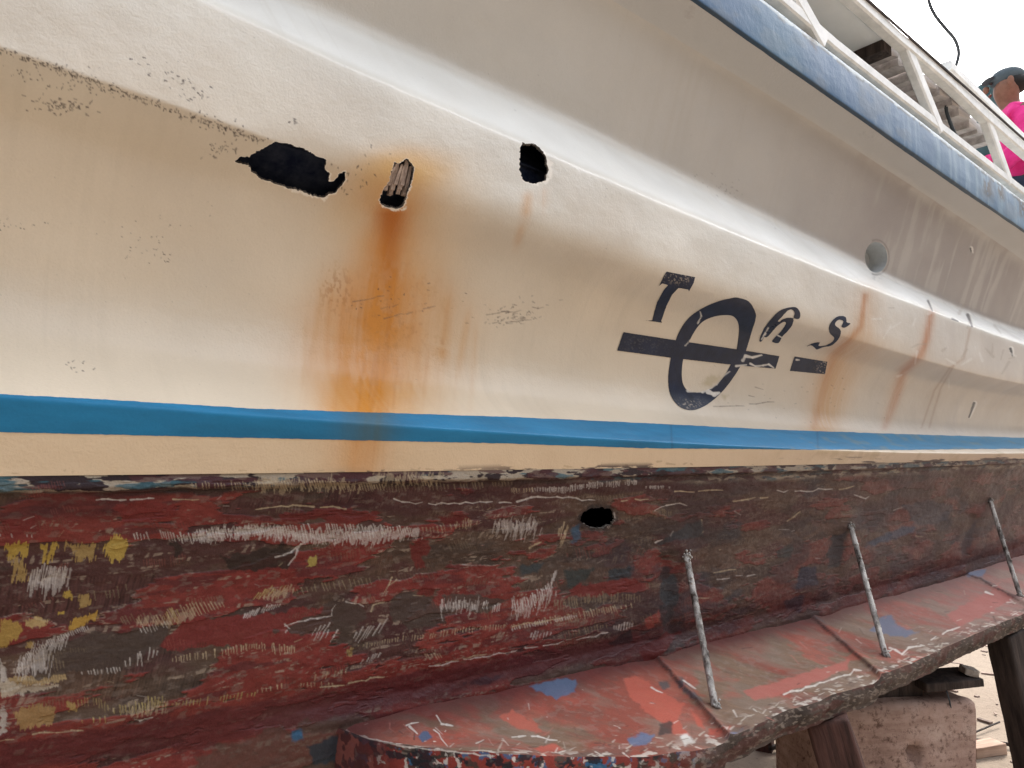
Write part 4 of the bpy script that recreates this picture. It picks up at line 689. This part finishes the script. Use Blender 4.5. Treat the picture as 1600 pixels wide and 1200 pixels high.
for i, (a, b, r) in enumerate([((1071, 868), (1118, 1104), .0092), ((1327, 822), (1384, 1026), .0095), ((1546, 782), (1594, 932), .0098)]):
    p, q = on_hull(*a), on_shelf(*b); p = p+np.array([0, -.004, 0])
    rod = tube('brace_rod', [p, q], r, M['steel'], boat, 10, .12, 70)
    bm = bmesh.new(); bm.from_mesh(rod.data)    # weld spatter crusted on one side of the rod
    for k in range(60):
        t = random.random(); c = p+(q-p)*t+np.array([-r*.8, -r*.4, 0])+np.random.default_rng(k).normal(0, .003, 3); mt = Matrix.Translation(Vector(c)); bmesh.ops.create_icosphere(bm, subdivisions=1, radius=random.uniform(.0012, .0042), matrix=mt)
    bm.to_mesh(rod.data); bm.free(); rod.data.polygons.foreach_set('use_smooth', [True]*len(rod.data.polygons))
    for c in (p, q):
        bm = bmesh.new()
        for k in range(26):
            cc = c+np.random.default_rng(k+90).normal(0, .0065, 3); bmesh.ops.create_icosphere(bm, subdivisions=1, radius=random.uniform(.002, .005), matrix=Matrix.Translation(Vector(cc)))
        me = bpy.data.meshes.new('weld_bead'); bm.to_mesh(me); bm.free(); w_ = link('weld_bead', me, M['steel'], rod, True); w_.matrix_parent_inverse = Matrix.Identity(4)

# ------------------------------------------------------------------ rest of the shell: blue rubbing rail, deck, far side, ends
XR = np.concatenate([np.linspace(-2.6, .6, 30), np.linspace(.6, 5.2, 420)[1:], np.linspace(5.2, 5.7, 12)[1:]])
zl, zt = ZR(XR), ZRT(XR); hgt = np.clip(zt-zl, .06, .16)
prof = []
n_v = 34
for t in np.linspace(0, 1, n_v): prof.append((YR-.004-.004*math.sin(math.pi*t)**.5, t))
rows = [np.stack([XR, np.full_like(XR, YR+.06), zl-.002], -1), np.stack([XR, np.full_like(XR, YR+.002), zl-.003], -1)]
for Yp, t in prof: rows.append(np.stack([XR, np.full_like(XR, Yp), zl+hgt*t], -1))
rows += [np.stack([XR, np.full_like(XR, YR+.02), zl+hgt+.004], -1), np.stack([XR, np.full_like(XR, YR+.12), zl+hgt+.002], -1)]
P = np.stack(rows, 0); P[2:-2, :, 1] += (fbm(P[2:-2, :, 0]*9, P[2:-2, :, 2]*12, 181, 3)-.5)*.003
K = Grid(P); X = K.X; ZZ = P[..., 2]; vt = (ZZ-zl[None])/hgt[None]
K.col = (np.array([.055, .125, .235])*(.9+.2*fbm(X*9, ZZ*9, 182, 4)[..., None])).astype(np.float32)
K.blend(.5*sstep(.45, .75, fbm(X*60, ZZ*2.2, 183, 4))*sstep(1.9, 3.8, X), (.30, .40, .47)); K.blend(.5*sstep(2.3, 4.6, X)*(.5+fbm(X*8, ZZ*8, 184, 3)), (.30, .41, .48)); K.blend(.35*sstep(.5, .75, fbm(X*20, ZZ*5, 185, 4)), (.07, .14, .26)); K.blend(.4*sstep(.5, .66, fbm(X*7, ZZ*16, 193, 5)), (.16, .19, .22)); K.blend(.35*sstep(1.75, 2.05, X)*(1-sstep(2.05, 2.3, X)), (.09, .2, .27))
tj = .90+.06*(fbm(X*13, ZZ*0, 186, 4)-.5)-.03*sstep(.6, .66, fbm(X*24, ZZ*0, 192, 3))
K.blend(.85*sstep(0, .03, vt-tj), (.50, .58, .60)); K.blend(.85*np.exp(-((vt-tj)/.035)**2)*sstep(.44, .52, fbm(X*22, ZZ*0, 187, 3)), (.05, .06, .06))
K.blend(.8*(1-sstep(.0, .03, vt)), (.02, .035, .05))
for x0, wd, v0 in ((at_y(1268, 50, YR)[0], .03, .70), (at_y(1540, 290, YR)[0], .06, .25), (at_y(1560, 300, YR)[0], .05, .4), (at_y(1597, 330, YR)[0], .08, .3)): K.blend(.9*np.exp(-((X-x0)/wd)**2)*sstep(v0, v0+.25, vt+.35*(fbm(X*30, ZZ*30, 189, 3)-.4))*sstep(.38, .48, fbm(X*40, ZZ*26, 190, 3)), (.10, .075, .055))
K.rough[:] = .4
link('rubbing_rail', raw_mesh('rubbing_rail', P.reshape(-1, 3), K.quads(), K.col.reshape(-1, 3), K.rough.ravel()), M['stripe'], boat)
def loft(name, secs, mat, parent, cap=False):
    V = [tuple(p) for s_ in secs for p in s_]; m = len(secs[0]); Fc = [(i*m+k, i*m+k+1, (i+1)*m+k+1, (i+1)*m+k) for i in range(len(secs)-1) for k in range(m-1)]
    if cap: Fc += [tuple(range(m))[::-1], tuple(range((len(secs)-1)*m, len(secs)*m))]
    me = bpy.data.meshes.new(name); me.from_pydata(V, [], Fc); return link(name, me, mat, parent)
xs = np.linspace(-2.6, 5.7, 40)
zr = ZR(xs); z8 = Z8(xs); z7 = Z7(xs)
loft('deck', [[(x, YR+.05, a+.05), (x, 3.1, a+.05)] for x, a in zip(xs, zr)], M['deck'], boat)
loft('far_side', [[(x, 3.1, a+.1), (x, 2.95, c+.3), (x, 2.85, c), (x, 2.7, b), (x, 2.3, b-.30), (x, 1.45, b-.46), (x, 1.35, b-.46), (x, .45, b-.32)] for x, a, b, c in zip(xs, zr, z8, z7)], M['shell'], boat)
endsec = lambda j: [tuple(p) for p in G.P[::12, j]]+[tuple(p) for p in B.P[::12, j]]
for j, x in ((0, -2.6), (-1, 5.7)):
    x = G.P[0, j, 0]; a, b, c = float(ZR(np.array(x))), float(Z8(np.array(x))), float(Z7(np.array(x)))
    poly = endsec(j)+[(x, .45, b-.32), (x, 1.35, b-.46), (x, 1.45, b-.46), (x, 2.3, b-.30), (x, 2.7, b), (x, 2.85, c), (x, 2.95, c+.3), (x, 3.1, a+.08), (x, YR+.02, a+.06)]
    me = bpy.data.meshes.new('hull_end'); me.from_pydata(poly, [], [tuple(range(len(poly)))]); link('hull_end', me, M['shell'], boat)
# dark sheet added behind the torn openings for their unlit depth
loft('dark_liner', [[(x, .16, float(ZR(np.array(x)))-.1), (x, .20, float(Z8(np.array(x)))-.0)] for x in np.linspace(-1, 4.5, 12)], M['dark'], boat)

# ------------------------------------------------------------------ railing and canopy
YB = YR+.015
def bar(name, pts, w_, d_, mat, parent):        # square tube, bevelled a little
    pts = [Vector(p) for p in pts]; bm = bmesh.new(); rings = []
    for i, p in enumerate(pts):
        d = (pts[min(i+1, len(pts)-1)]-pts[max(0, i-1)]).normalized(); a = d.cross(Vector((0, 1, 0)))
        a = a.normalized() if a.length > .1 else d.cross(Vector((1, 0, 0))).normalized(); b = d.cross(a).normalized(); c_ = .3
        sq = [(-1, -1+c_), (-1+c_, -1), (1-c_, -1), (1, -1+c_), (1, 1-c_), (1-c_, 1), (-1+c_, 1), (-1, 1-c_)]
        rings.append([bm.verts.new(p+a*w_*u_/2+b*d_*v_/2) for u_, v_ in sq])
    for r0, r1 in zip(rings[:-1], rings[1:]):
        for k in range(8): bm.faces.new((r0[k], r0[(k+1) % 8], r1[(k+1) % 8], r1[k]))
    bm.faces.new(rings[0][::-1]); bm.faces.new(rings[-1]); bmesh.ops.recalc_face_normals(bm, faces=bm.faces)
    me = bpy.data.meshes.new(name); bm.to_mesh(me); bm.free(); return link(name, me, mat, parent)
lo = [(1215, -1), (1300, 72), (1400, 150), (1475, 208), (1575, 285), (1640, 335)]
hi = [(1330, -1), (1400, 62), (1415, 74), (1480, 130), (1536, 183), (1600, 238), (1660, 290)]
def ext(line_pts, Y, back=1.6):
    Pp = [at_y(x, y, Y) for x, y in line_pts]; d = Pp[0]-Pp[1]; d = d/np.linalg.norm(d); e = Pp[-1]-Pp[-2]; e = e/np.linalg.norm(e)
    return [Pp[0]+d*back]+Pp+[Pp[-1]+e*.8]
bar('bottom_rail', ext(lo, YB), .042, .04, M['white_metal'], boat)
bar('top_rail', ext(hi, YB-.005), .05, .045, M['white_metal'], boat)
for a, b, k in [((1232, -20), (1283, 70), 0), ((1412, 72), (1466, 205), 0), ((1538, 184), (1574, 286), 0), ((1010, -230), (1085, -88), 0), ((1610, 245), (1640, 335), 0)]:
    p, q = at_y(*a, YB-.003), at_y(*b, YB-.002); bar('rail_post', [p, q], .062, .038, M['white_metal'], boat)
# plank canopy: its underside shows between the rails
p0 = at_y(1348, 84, -.02); q0 = at_y(1536, 178, -.16)
top_at = lambda X: np.interp(X, [p[0] for p in ext(hi, YB)], [p[2] for p in ext(hi, YB)])
can = bmesh.new()
def obox(bm, x0, x1, y0, y1, zfun, th, dz=0):
    vs = [bm.verts.new((x, y, zfun(x)+dz+t)) for t in (0, th) for x, y in ((x0, y0), (x1, y0), (x1, y1), (x0, y1))]
    for f in ((3, 2, 1, 0), (4, 5, 6, 7), (0, 1, 5, 4), (1, 2, 6, 5), (2, 3, 7, 6), (3, 0, 4, 7)): bm.faces.new([vs[i] for i in f])
zc = lambda x: top_at(x)-.014
xa, xb = at_y(1388, 57, YB)[0], at_y(1542, 188, YB)[0]+.22
xk = xa+.05; k = 0
while xk < xb:
    wd = .115+.03*math.sin(k*2.3); zo = float(zc(xk)); x1 = min(xk+wd-.010, xb)
    obox(can, xk, x1, YB+.03+.01*math.sin(k), 1.2, (lambda x, a=xk: float(zc(a))-.042+(float(zc(x))-float(zc(a)))+.26*(x-a)+.006*math.sin(a*40)), .05); xk += wd; k += 1
me = bpy.data.meshes.new('canopy_planks'); can.to_mesh(me); can.free(); link('canopy_planks', me, M['old_wood'], boat)
bm = bmesh.new(); obox(bm, xa-.005, xa+.055, YB+.015, 1.2, zc, .07, -.05)
for y in (.06, .42): obox(bm, xa+.05, xb, y, y+.04, zc, .03, -.075)
me = bpy.data.meshes.new('canopy_beam'); bm.to_mesh(me); bm.free(); link('canopy_beam', me, M['dark_wood'], boat)
bm = bmesh.new(); obox(bm, 0.2, xa-.006, YB+.012, 1.5, zc, .02, -.006)
me = bpy.data.meshes.new('canopy_panel'); bm.to_mesh(me); bm.free(); link('canopy_panel', me, M['grey_panel'], boat)
bm = bmesh.new(); obox(bm, 0.2, xb+.5, YB-.034, YB-.029, zc, .010, .034)
me = bpy.data.meshes.new('canopy_edge_strip'); bm.to_mesh(me); bm.free(); link('canopy_edge_strip', me, M['dark_wood'], boat)
a, b = at_y(1478, 104, YB+.10), at_y(1568, 192, YB+.10); bar('canopy_cover_strip', [a, b, b+(b-a)*.6], .05, .05, M['white_metal'], boat)

# ------------------------------------------------------------------ ground
t = NT('yard_ground'); v = t.coord(); n1 = t.noise(1.2, 8, .6, v); n2 = t.noise(14, 8, .7, v)
c = t.mix(n2, t.ramp(n1, [(.3, (.23, .175, .13)), (.7, (.33, .27, .21))]), (.30, .24, .185)); sp = t.ramp(t.noise(40, 5, .8, v), [(.30, (.12, .09, .07)), (.42, (1, 1, 1))])
t.l(t.mix(.7, c, sp, 'MULTIPLY'), t.b.inputs['Base Color']); t.b.inputs['Roughness'].default_value = .95; t.b.inputs['Specular IOR Level'].default_value = .1
t.l(t.bump(t.noise(9, 9, .7, v), .6, .03), t.b.inputs['Normal']); M['ground'] = t.m
bm = bmesh.new(); bmesh.ops.create_grid(bm, x_segments=160, y_segments=160, size=1)
for vv in bm.verts:
    r = max(abs(vv.co.x), abs(vv.co.y)); s_ = 12 if r < .75 else 12+(r-.75)/.25*600
    vv.co.x *= s_; vv.co.y *= s_; vv.co.x += 4
me = bpy.data.meshes.new('ground'); bm.to_mesh(me); bm.free()
nv = len(me.vertices); co = np.zeros(nv*3, np.float32); me.vertices.foreach_get('co', co); co = co.reshape(-1, 3); co[:, 2] = (fbm(co[:, 0]*1.3, co[:, 1]*1.3, 201, 4)-.5)*.05; me.vertices.foreach_set('co', co.ravel())
g = link('ground', me, M['ground'], None, True); tag(g, kind='structure')

# ------------------------------------------------------------------ supports under the hull
def rough_block(name, size, mat, bev=.05, cuts=14, amp=.012, seed=1, freq=7, holes=()):
    """a solid block with worn corners and an uneven face; origin at the middle of its base"""
    bm = bmesh.new(); bmesh.ops.create_cube(bm, size=1)
    for v in bm.verts: v.co = Vector((v.co.x*size[0], v.co.y*size[1], (v.co.z+.5)*size[2]))
    bmesh.ops.bevel(bm, geom=bm.edges[:], offset=bev, segments=3, affect='EDGES', profile=.6)
    bmesh.ops.subdivide_edges(bm, edges=[e for e in bm.edges if e.calc_length() > min(size)*.3], cuts=cuts, use_grid_fill=True)
    co = np.array([v.co[:] for v in bm.verts]); nn = np.array([v.normal[:] for v in bm.verts])
    d = (fbm(co[:, 0]*freq+co[:, 2]*3, co[:, 1]*freq+co[:, 2]*freq, seed, 4)-.5)*2*amp + (fbm(co[:, 0]*freq*.4+9, co[:, 2]*freq*.4+co[:, 1]*2, seed+4, 2)-.5)*3*amp
    for (hx, hz, hr, hd) in holes:
        r = np.hypot(co[:, 0]-hx, co[:, 2]-hz); d = d-np.where(co[:, 1] < 0, hd*np.exp(-(r/hr)**4), 0)
    for v, q, nrm in zip(bm.verts, d, nn): v.co += Vector(nrm)*float(q)
    bmesh.ops.recalc_face_normals(bm, faces=bm.faces)
    me = bpy.data.meshes.new(name); bm.to_mesh(me); bm.free()
    return link(name, me, mat, None, True)
def stone_mat():
    t = NT('rough_block'); v = t.coord(); n1 = t.noise(4, 9, .7, v); n2 = t.noise(38, 8, .75, v)
    base = t.ramp(n1, [(.28, (.20, .12, .095)), (.5, (.43, .29, .23)), (.72, (.54, .40, .33))]); pit = t.ramp(n2, [(.36, (.22, .17, .15)), (.48, (1, 1, 1))])
    vs = t.coord((2.5, 2.5, 22)); ln = t.ramp(t.noise(1.4, 4, .6, vs), [(.36, (.62, .56, .54)), (.52, (1, 1, 1))])
    c = t.mix(.8, base, pit, 'MULTIPLY'); c = t.mix(.55, c, ln, 'MULTIPLY'); t.l(c, t.b.inputs['Base Color']); t.b.inputs['Roughness'].default_value = .92; t.b.inputs['Specular IOR Level'].default_value = .12
    t.l(t.bump(t.noise(22, 9, .75, v), .9, .012), t.b.inputs['Normal']); return t.m
M['block'] = stone_mat()
ZS = HC-.73                                     # underside of the bilge shelf
dep = 2.9
c0 = at_d(1388, 1095, dep); rz = math.atan2(RT[1], RT[0])+R(9)
blk = rough_block('keel_block', (.60, .55, c0[2]), M['block'], .045, 30, .010, 3, 6, [(.0, c0[2]-.19, .024, .09)])
blk.location = (c0[0]+.18, c0[1]+.17, 0); blk.rotation_euler = (0, 0, rz)
tag(blk, 'big rough pinkish block with a round hole, standing under the hull between two timber props', 'block')
def rbox(name, p, size, rot, mat, label, cat, bev=.01, amp=.004, seed=1, group=None):
    o = rough_block(name, size, mat, bev, 10, amp, seed, 9); o.location = p; o.rotation_euler = rot; tag(o, label, cat, group); return o
wdg = at_d(1412, 1095, dep-.02)
rbox('packing_timber', (wdg[0]+.10, wdg[1]+.18, c0[2]-.004), (.26, .30, .20), (0, R(2), rz+.1), M['dark_wood'], 'dark timber packing piece wedged between the rough block and the hull', 'timber', .015, .006, 4)
bd = at_d(1478, 1066, dep+.02)
rbox('short_board', (bd[0]+.05, bd[1]+.03, bd[2]-.02), (.24, .16, .034), (R(2), R(-4), rz-.1), M['dark_wood'], 'short dark board sticking out over the rough block', 'board', .006, .003, 5)
rk = at_d(1510, 1053, dep+.05)
rbox('rubble_lump', (rk[0]+.02, rk[1], rk[2]-.015), (.09, .07, .045), (.2, .1, .6), M['rock'], 'pale lump of rubble on the end of the short board', 'rubble', .014, .010, 6)
def post(name, a, b, wd, mat, label, cat, Y, seed, group, foot=None):
    p, q = at_y(*a, Y), at_y(*b, Y-.03); d = q-p; f = q+d*((q[2]-.0)/(p[2]-q[2])) if True else q
    d = Vector(p-f); L = d.length; o = rough_block(name, (wd, wd*1.15, L), mat, .012, 12, .006, seed, 8)
    o.location = Vector(f); o.rotation_mode = 'QUATERNION'; o.rotation_quaternion = d.to_track_quat('Z', 'Y'); tag(o, label, cat, group)
    return o
post('timber_prop', (1292, 1120), (1316, 1200), .098, M['red_wood'], 'reddish dark timber prop in front of the rough block', 'prop', -.28, 7, 'timber props under the shelf')
post('timber_prop', (1570, 985), (1612, 1180), .105, M['dark_wood'], 'black timber prop under the far end of the shelf', 'prop', -.20, 8, 'timber props under the shelf')
st = at_z(1195, 1170, 0)
rbox('timber_stub', (st[0], st[1], -.02), (.11, .11, .20), (0, 0, .4), M['red_wood'], 'small brown timber stub standing on the ground left of the rough block', 'timber', .012, .006, 9)
a_, b_ = at_z(1206, 1168, .03), at_z(1246, 1160, .03); tag(tube('iron_bar', [a_-(b_-a_)*.1, b_+(b_-a_)*.6], .016, M['dark_wood'], None, 8), 'thin dark bar lying on the ground behind the stub', 'bar')
pk = at_z(1537, 1178, 0)
rbox('plank_offcut', (pk[0], pk[1], 0), (.26, .12, .07), (0, 0, -.35), M['pale_wood'], 'short pinkish plank offcut lying right of the rough block', 'plank', .008, .004, 10)
for i, (a, b, r, lb) in enumerate([((1524, 1144), (1562, 1128), .006, 'thin bent stick lying on the ground right of the rough block'), ((1522, 1156), (1600, 1166), .012, 'dark pole lying on the ground behind the pinkish plank'), ((1576, 1003), (1660, 1003), .03, 'long dark pole lying far out on the pale ground')]):
    tag(tube('stick' if i == 0 else 'pole', [at_z(*a, .02), at_z(*b, .03)], r, M['dark_wood'], None, 8), lb, 'stick' if i == 0 else 'pole')
wp = [bd+np.array([-.01, 0, -.01]), bd+np.array([.0, -.01, -.07]), bd+np.array([.02, -.01, -.14])]
tag(tube('wire', wp, .003, M['cable'], None, 6), 'thin wire dangling from the short dark board', 'wire')
lr = np.random.default_rng(21)
chips = bmesh.new()
for k in range(900):
    x, y = lr.uniform(1.5, 9), lr.uniform(-3, 5); s_ = abs(lr.normal(0, .014))+.006
    mt = Matrix.Translation((x, y, s_*.3)) @ Matrix.Rotation(lr.uniform(0, 6.3), 4, 'Z') @ Matrix.Diagonal((s_*lr.uniform(1, 3.5), s_, s_*.5, 1)); bmesh.ops.create_cube(chips, size=1.6, matrix=mt)
me = bpy.data.meshes.new('paint_chips'); chips.to_mesh(me); chips.free(); tag(link('paint_chips', me, plain('debris', (.05, .03, .025), (.40, .30, .24), 3, .9), None), kind='stuff')

# ------------------------------------------------------------------ cables in the sky
def spline(pts, n=10):
    pts = [np.asarray(p, float) for p in pts]; e = [2*pts[0]-pts[1]]+pts+[2*pts[-1]-pts[-2]]; out = []
    for i in range(1, len(e)-2):
        p0, p1, p2, p3 = e[i-1:i+3]
        for t in np.linspace(0, 1, n, endpoint=False): out.append(.5*((2*p1)+(-p0+p2)*t+(2*p0-5*p1+4*p2-p3)*t*t+(-p0+3*p1-3*p2+p3)*t**3))
    return out+[pts[-1]]
cb = [at_d(x, y, 3.6) for x, y in [(1440, -60), (1450, -4), (1460, 22), (1478, 45), (1492, 62), (1498, 82), (1494, 102), (1489, 118), (1486, 140)]]
tag(tube('power_cable', spline(cb), .0075, M['cable'], None, 8), 'dark cable hanging in a loop from above on to the canopy', 'cable')
cb = [at_d(x, y, 3.3) for x, y in [(1478, 165), (1480, 178), (1490, 205), (1500, 222), (1506, 232)]]
tag(tube('power_cable', spline(cb), .0075, M['cable'], None, 8), 'dark cable trailing under the canopy planks beside the worker', 'cable')
tag(tube('stay_wire', [at_d(1470, 8, 8), at_d(1560, 96, 8)], .006, M['grey_panel'], None, 6), 'faint thin wire slanting across the white sky', 'wire')

# ------------------------------------------------------------------ the worker
skin = plain('skin', (.20, .095, .06), (.27, .135, .09), 30, .55, .1, .001)
pink = plain('pink_shirt', (.72, .025, .20), (.82, .045, .27), 14, .8, .4, .006, bscale=26); navyc = plain('navy_trousers', (.02, .03, .06), (.04, .05, .09), 14, .85, .3, .004)
capm = plain('cap_cloth', (.06, .085, .10), (.10, .125, .14), 20, .75, .2, .002); hairm = plain('hair', (.008, .007, .006), (.02, .016, .014), 80, .6, .4, .003)
def skinned(name, verts, edges, radii, mat, parent, root=0, sub=2):
    me = bpy.data.meshes.new(name); me.from_pydata([tuple(v) for v in verts], edges, []); o = link(name, me, mat, parent); o.matrix_parent_inverse = Matrix.Identity(4)
    bpy.context.view_layer.objects.active = o
    m = o.modifiers.new('skin', 'SKIN'); m.use_smooth_shade = True
    if not me.skin_vertices: 
        with bpy.context.temp_override(object=o, active_object=o): bpy.ops.mesh.customdata_skin_add()
    for i, r in enumerate(radii):
        sv = me.skin_vertices[0].data[i]; sv.radius = (r, r) if not isinstance(r, tuple) else r; sv.use_root = (i == root)
    s_ = o.modifiers.new('sub', 'SUBSURF'); s_.levels = sub; s_.render_levels = sub; return o
wp = at_d(1600, 292, 4.55)                       # at the belt
man = empty('person', (wp[0], wp[1], wp[2]-.98)); man.rotation_euler = (0, 0, R(122))   # local +x is forward
tag(man, 'worker in a bright pink long sleeved shirt and grey cap standing behind the railing', 'person')
ftz = man.location.z
# joints, metres, local: x forward, y to the left, z up
J = [(0, 0, .95), (.0, 0, 1.10), (.02, 0, 1.25), (.03, 0, 1.40), (.035, 0, 1.47), (.05, 0, 1.53), (.06, 0, 1.60), (.065, 0, 1.68),      # 0-7 spine and head
     (.02, .17, 1.40), (.02, .235, 1.16), (.24, .20, 1.03), (.30, .19, 1.02),                                                        # 8-11 left arm
     (.02, -.17, 1.40), (.08, -.23, 1.15), (.30, -.16, 1.06), (.36, -.14, 1.06),                                                     # 12-15 right arm
     (0, .09, .88), (.03, .10, .48), (-.01, .10, .08), (.14, .11, .04), (0, -.09, .88), (.05, -.10, .48), (.03, -.10, .08), (.18, -.11, .04)]
E = [(0, 1), (1, 2), (2, 3), (3, 4), (4, 5), (5, 6), (6, 7), (3, 8), (8, 9), (9, 10), (10, 11), (3, 12), (12, 13), (13, 14), (14, 15), (0, 16), (16, 17), (17, 18), (18, 19), (0, 20), (20, 21), (21, 22), (22, 23)]
Rd = [(.12, .15), (.105, .145), (.11, .16), (.09, .15), .058, .060, (.098, .078), (.085, .07), .058, .045, .033, .036, .058, .045, .033, .036, .08, .055, .042, .04, .08, .055, .042, .04]
V, Ed, Ra = list(J), list(E), list(Rd)
def hand(wrist, d, side):
    base = len(V); w_ = Vector(V[wrist]); d = Vector(d).normalized(); up = Vector((0, 0, 1)); s_ = d.cross(up).normalized()
    palm = w_+d*.055; V.append(tuple(palm)); Ra.append((.038, .017)); Ed.append((wrist, base)); pi = base
    for k, (off, L) in enumerate([(-.027, .078), (-.009, .088), (.009, .083), (.027, .066)]):
        root = palm+up*(-off)+d*.022; k0 = len(V); V.append(tuple(root)); Ra.append(.0105); Ed.append((pi, k0)); c = root; ang = .35
        for j in range(3):
            c = c+(d*math.cos(ang)+s_*side*math.sin(ang))*L*(.45, .32, .23)[j]; V.append(tuple(c)); Ra.append((.0095, .0085, .0075)[j]); Ed.append((k0+j, k0+j+1)); ang += .45
    k0 = len(V); c = w_+d*.03+up*.03; V.append(tuple(c)); Ra.append(.012); Ed.append((pi, k0))
    for j in range(2):
        c = c+(d*.75+up*.45+s_*side*.5).normalized()*.034; V.append(tuple(c)); Ra.append((.011, .0085)[j]); Ed.append((k0+j, k0+j+1))
hand(11, (1, -.1, .05), 1); hand(15, (1, .1, .05), -1)
body = skinned('body', V, Ed, Ra, skin, man)
# face: nose, ears, eyes, mouth, hair
def ell(name, c, r, mat, parent, rot=(0, 0, 0), seg=20):
    bm = bmesh.new(); bmesh.ops.create_uvsphere(bm, u_segments=seg, v_segments=seg//2+2, radius=1, matrix=Matrix.Translation(c) @ Matrix.Rotation(rot[1], 4, 'Y') @ Matrix.Rotation(rot[2], 4, 'Z') @ Matrix.Diagonal((*r, 1)))
    me = bpy.data.meshes.new(name); bm.to_mesh(me); bm.free(); o = link(name, me, mat, parent, True); o.matrix_parent_inverse = Matrix.Identity(4); return o
for sgn in (1, -1): ell('ear', (.055, sgn*.079, 1.635), (.022, .009, .033), skin, man, (0, -.2, sgn*.3))
ell('nose', (.168, 0, 1.628), (.018, .015, .024), skin, man); eyem = plain('eye', (.02, .015, .012), (.05, .04, .035), 10, .2)
for sgn in (1, -1): ell('eye', (.148, sgn*.034, 1.652), (.010, .014, .008), eyem, man)
ell('mouth', (.150, 0, 1.585), (.010, .026, .007), plain('lips', (.16, .06, .05), (.2, .08, .06), 20, .5), man)
ell('hair', (.028, 0, 1.645), (.092, .080, .070), hairm, man)
cap = ell('cap', (.048, 0, 1.685), (.099, .082, .066), capm, man, (0, .08, 0)); ell('cap_peak', (.150, 0, 1.685), (.040, .060, .009), capm, man, (0, .18, 0))
sv = [J[i] for i in (0, 1, 2, 3, 4)]+[J[8], J[9], (.20, .205, 1.05), J[12], J[13], (.26, -.175, 1.075)]
sv[0] = (0, 0, .93)
shirt = skinned('shirt', sv, [(0, 1), (1, 2), (2, 3), (3, 4), (3, 5), (5, 6), (6, 7), (3, 8), (8, 9), (9, 10)], [(.145, .175), (.135, .17), (.135, .185), (.112, .172), .072, .082, .066, .05, .082, .066, .05], pink, man)
dm = shirt.modifiers.new('creases', 'DISPLACE'); tx = bpy.data.textures.new('creases', 'CLOUDS'); tx.noise_scale = .055; dm.texture = tx; dm.strength = .055; dm.mid_level = .5
tr_ = skinned('trousers', [(0, 0, .97), J[16], J[17], (-.01, .10, .12), J[20], J[21], (.03, -.10, .12)], [(0, 1), (1, 2), (2, 3), (0, 4), (4, 5), (5, 6)], [(.135, .165), .10, .075, .065, .10, .075, .065], navyc, man)
# teal tarpaulin bundle standing on deck behind the worker
tp = at_d(1542, 160, 5.2)
bm = bmesh.new(); bmesh.ops.create_grid(bm, x_segments=26, y_segments=26, size=1)
for v in bm.verts:
    u_, t_ = (v.co.x+1)/2, (v.co.y+1)/2; wdt = .10+.30*(1-t_)
    v.co = Vector((wdt*(u_-.35)+.03*math.sin(u_*14+t_*3), .05*math.sin(u_*9+2*t_)+.10*(1-t_)*math.cos(u_*5), .62*t_-.5))
me = bpy.data.meshes.new('tarpaulin'); bm.to_mesh(me); bm.free()
tarp = link('tarpaulin', me, plain('teal_tarp', (.03, .075, .08), (.06, .12, .125), 6, .5, .3, .01), None, True); tarp.location = Vector(tp); md = tarp.modifiers.new('thick', 'SOLIDIFY'); md.thickness = .012
tag(tarp, 'folded dark teal tarpaulin hung up between the canopy and the worker', 'tarpaulin')
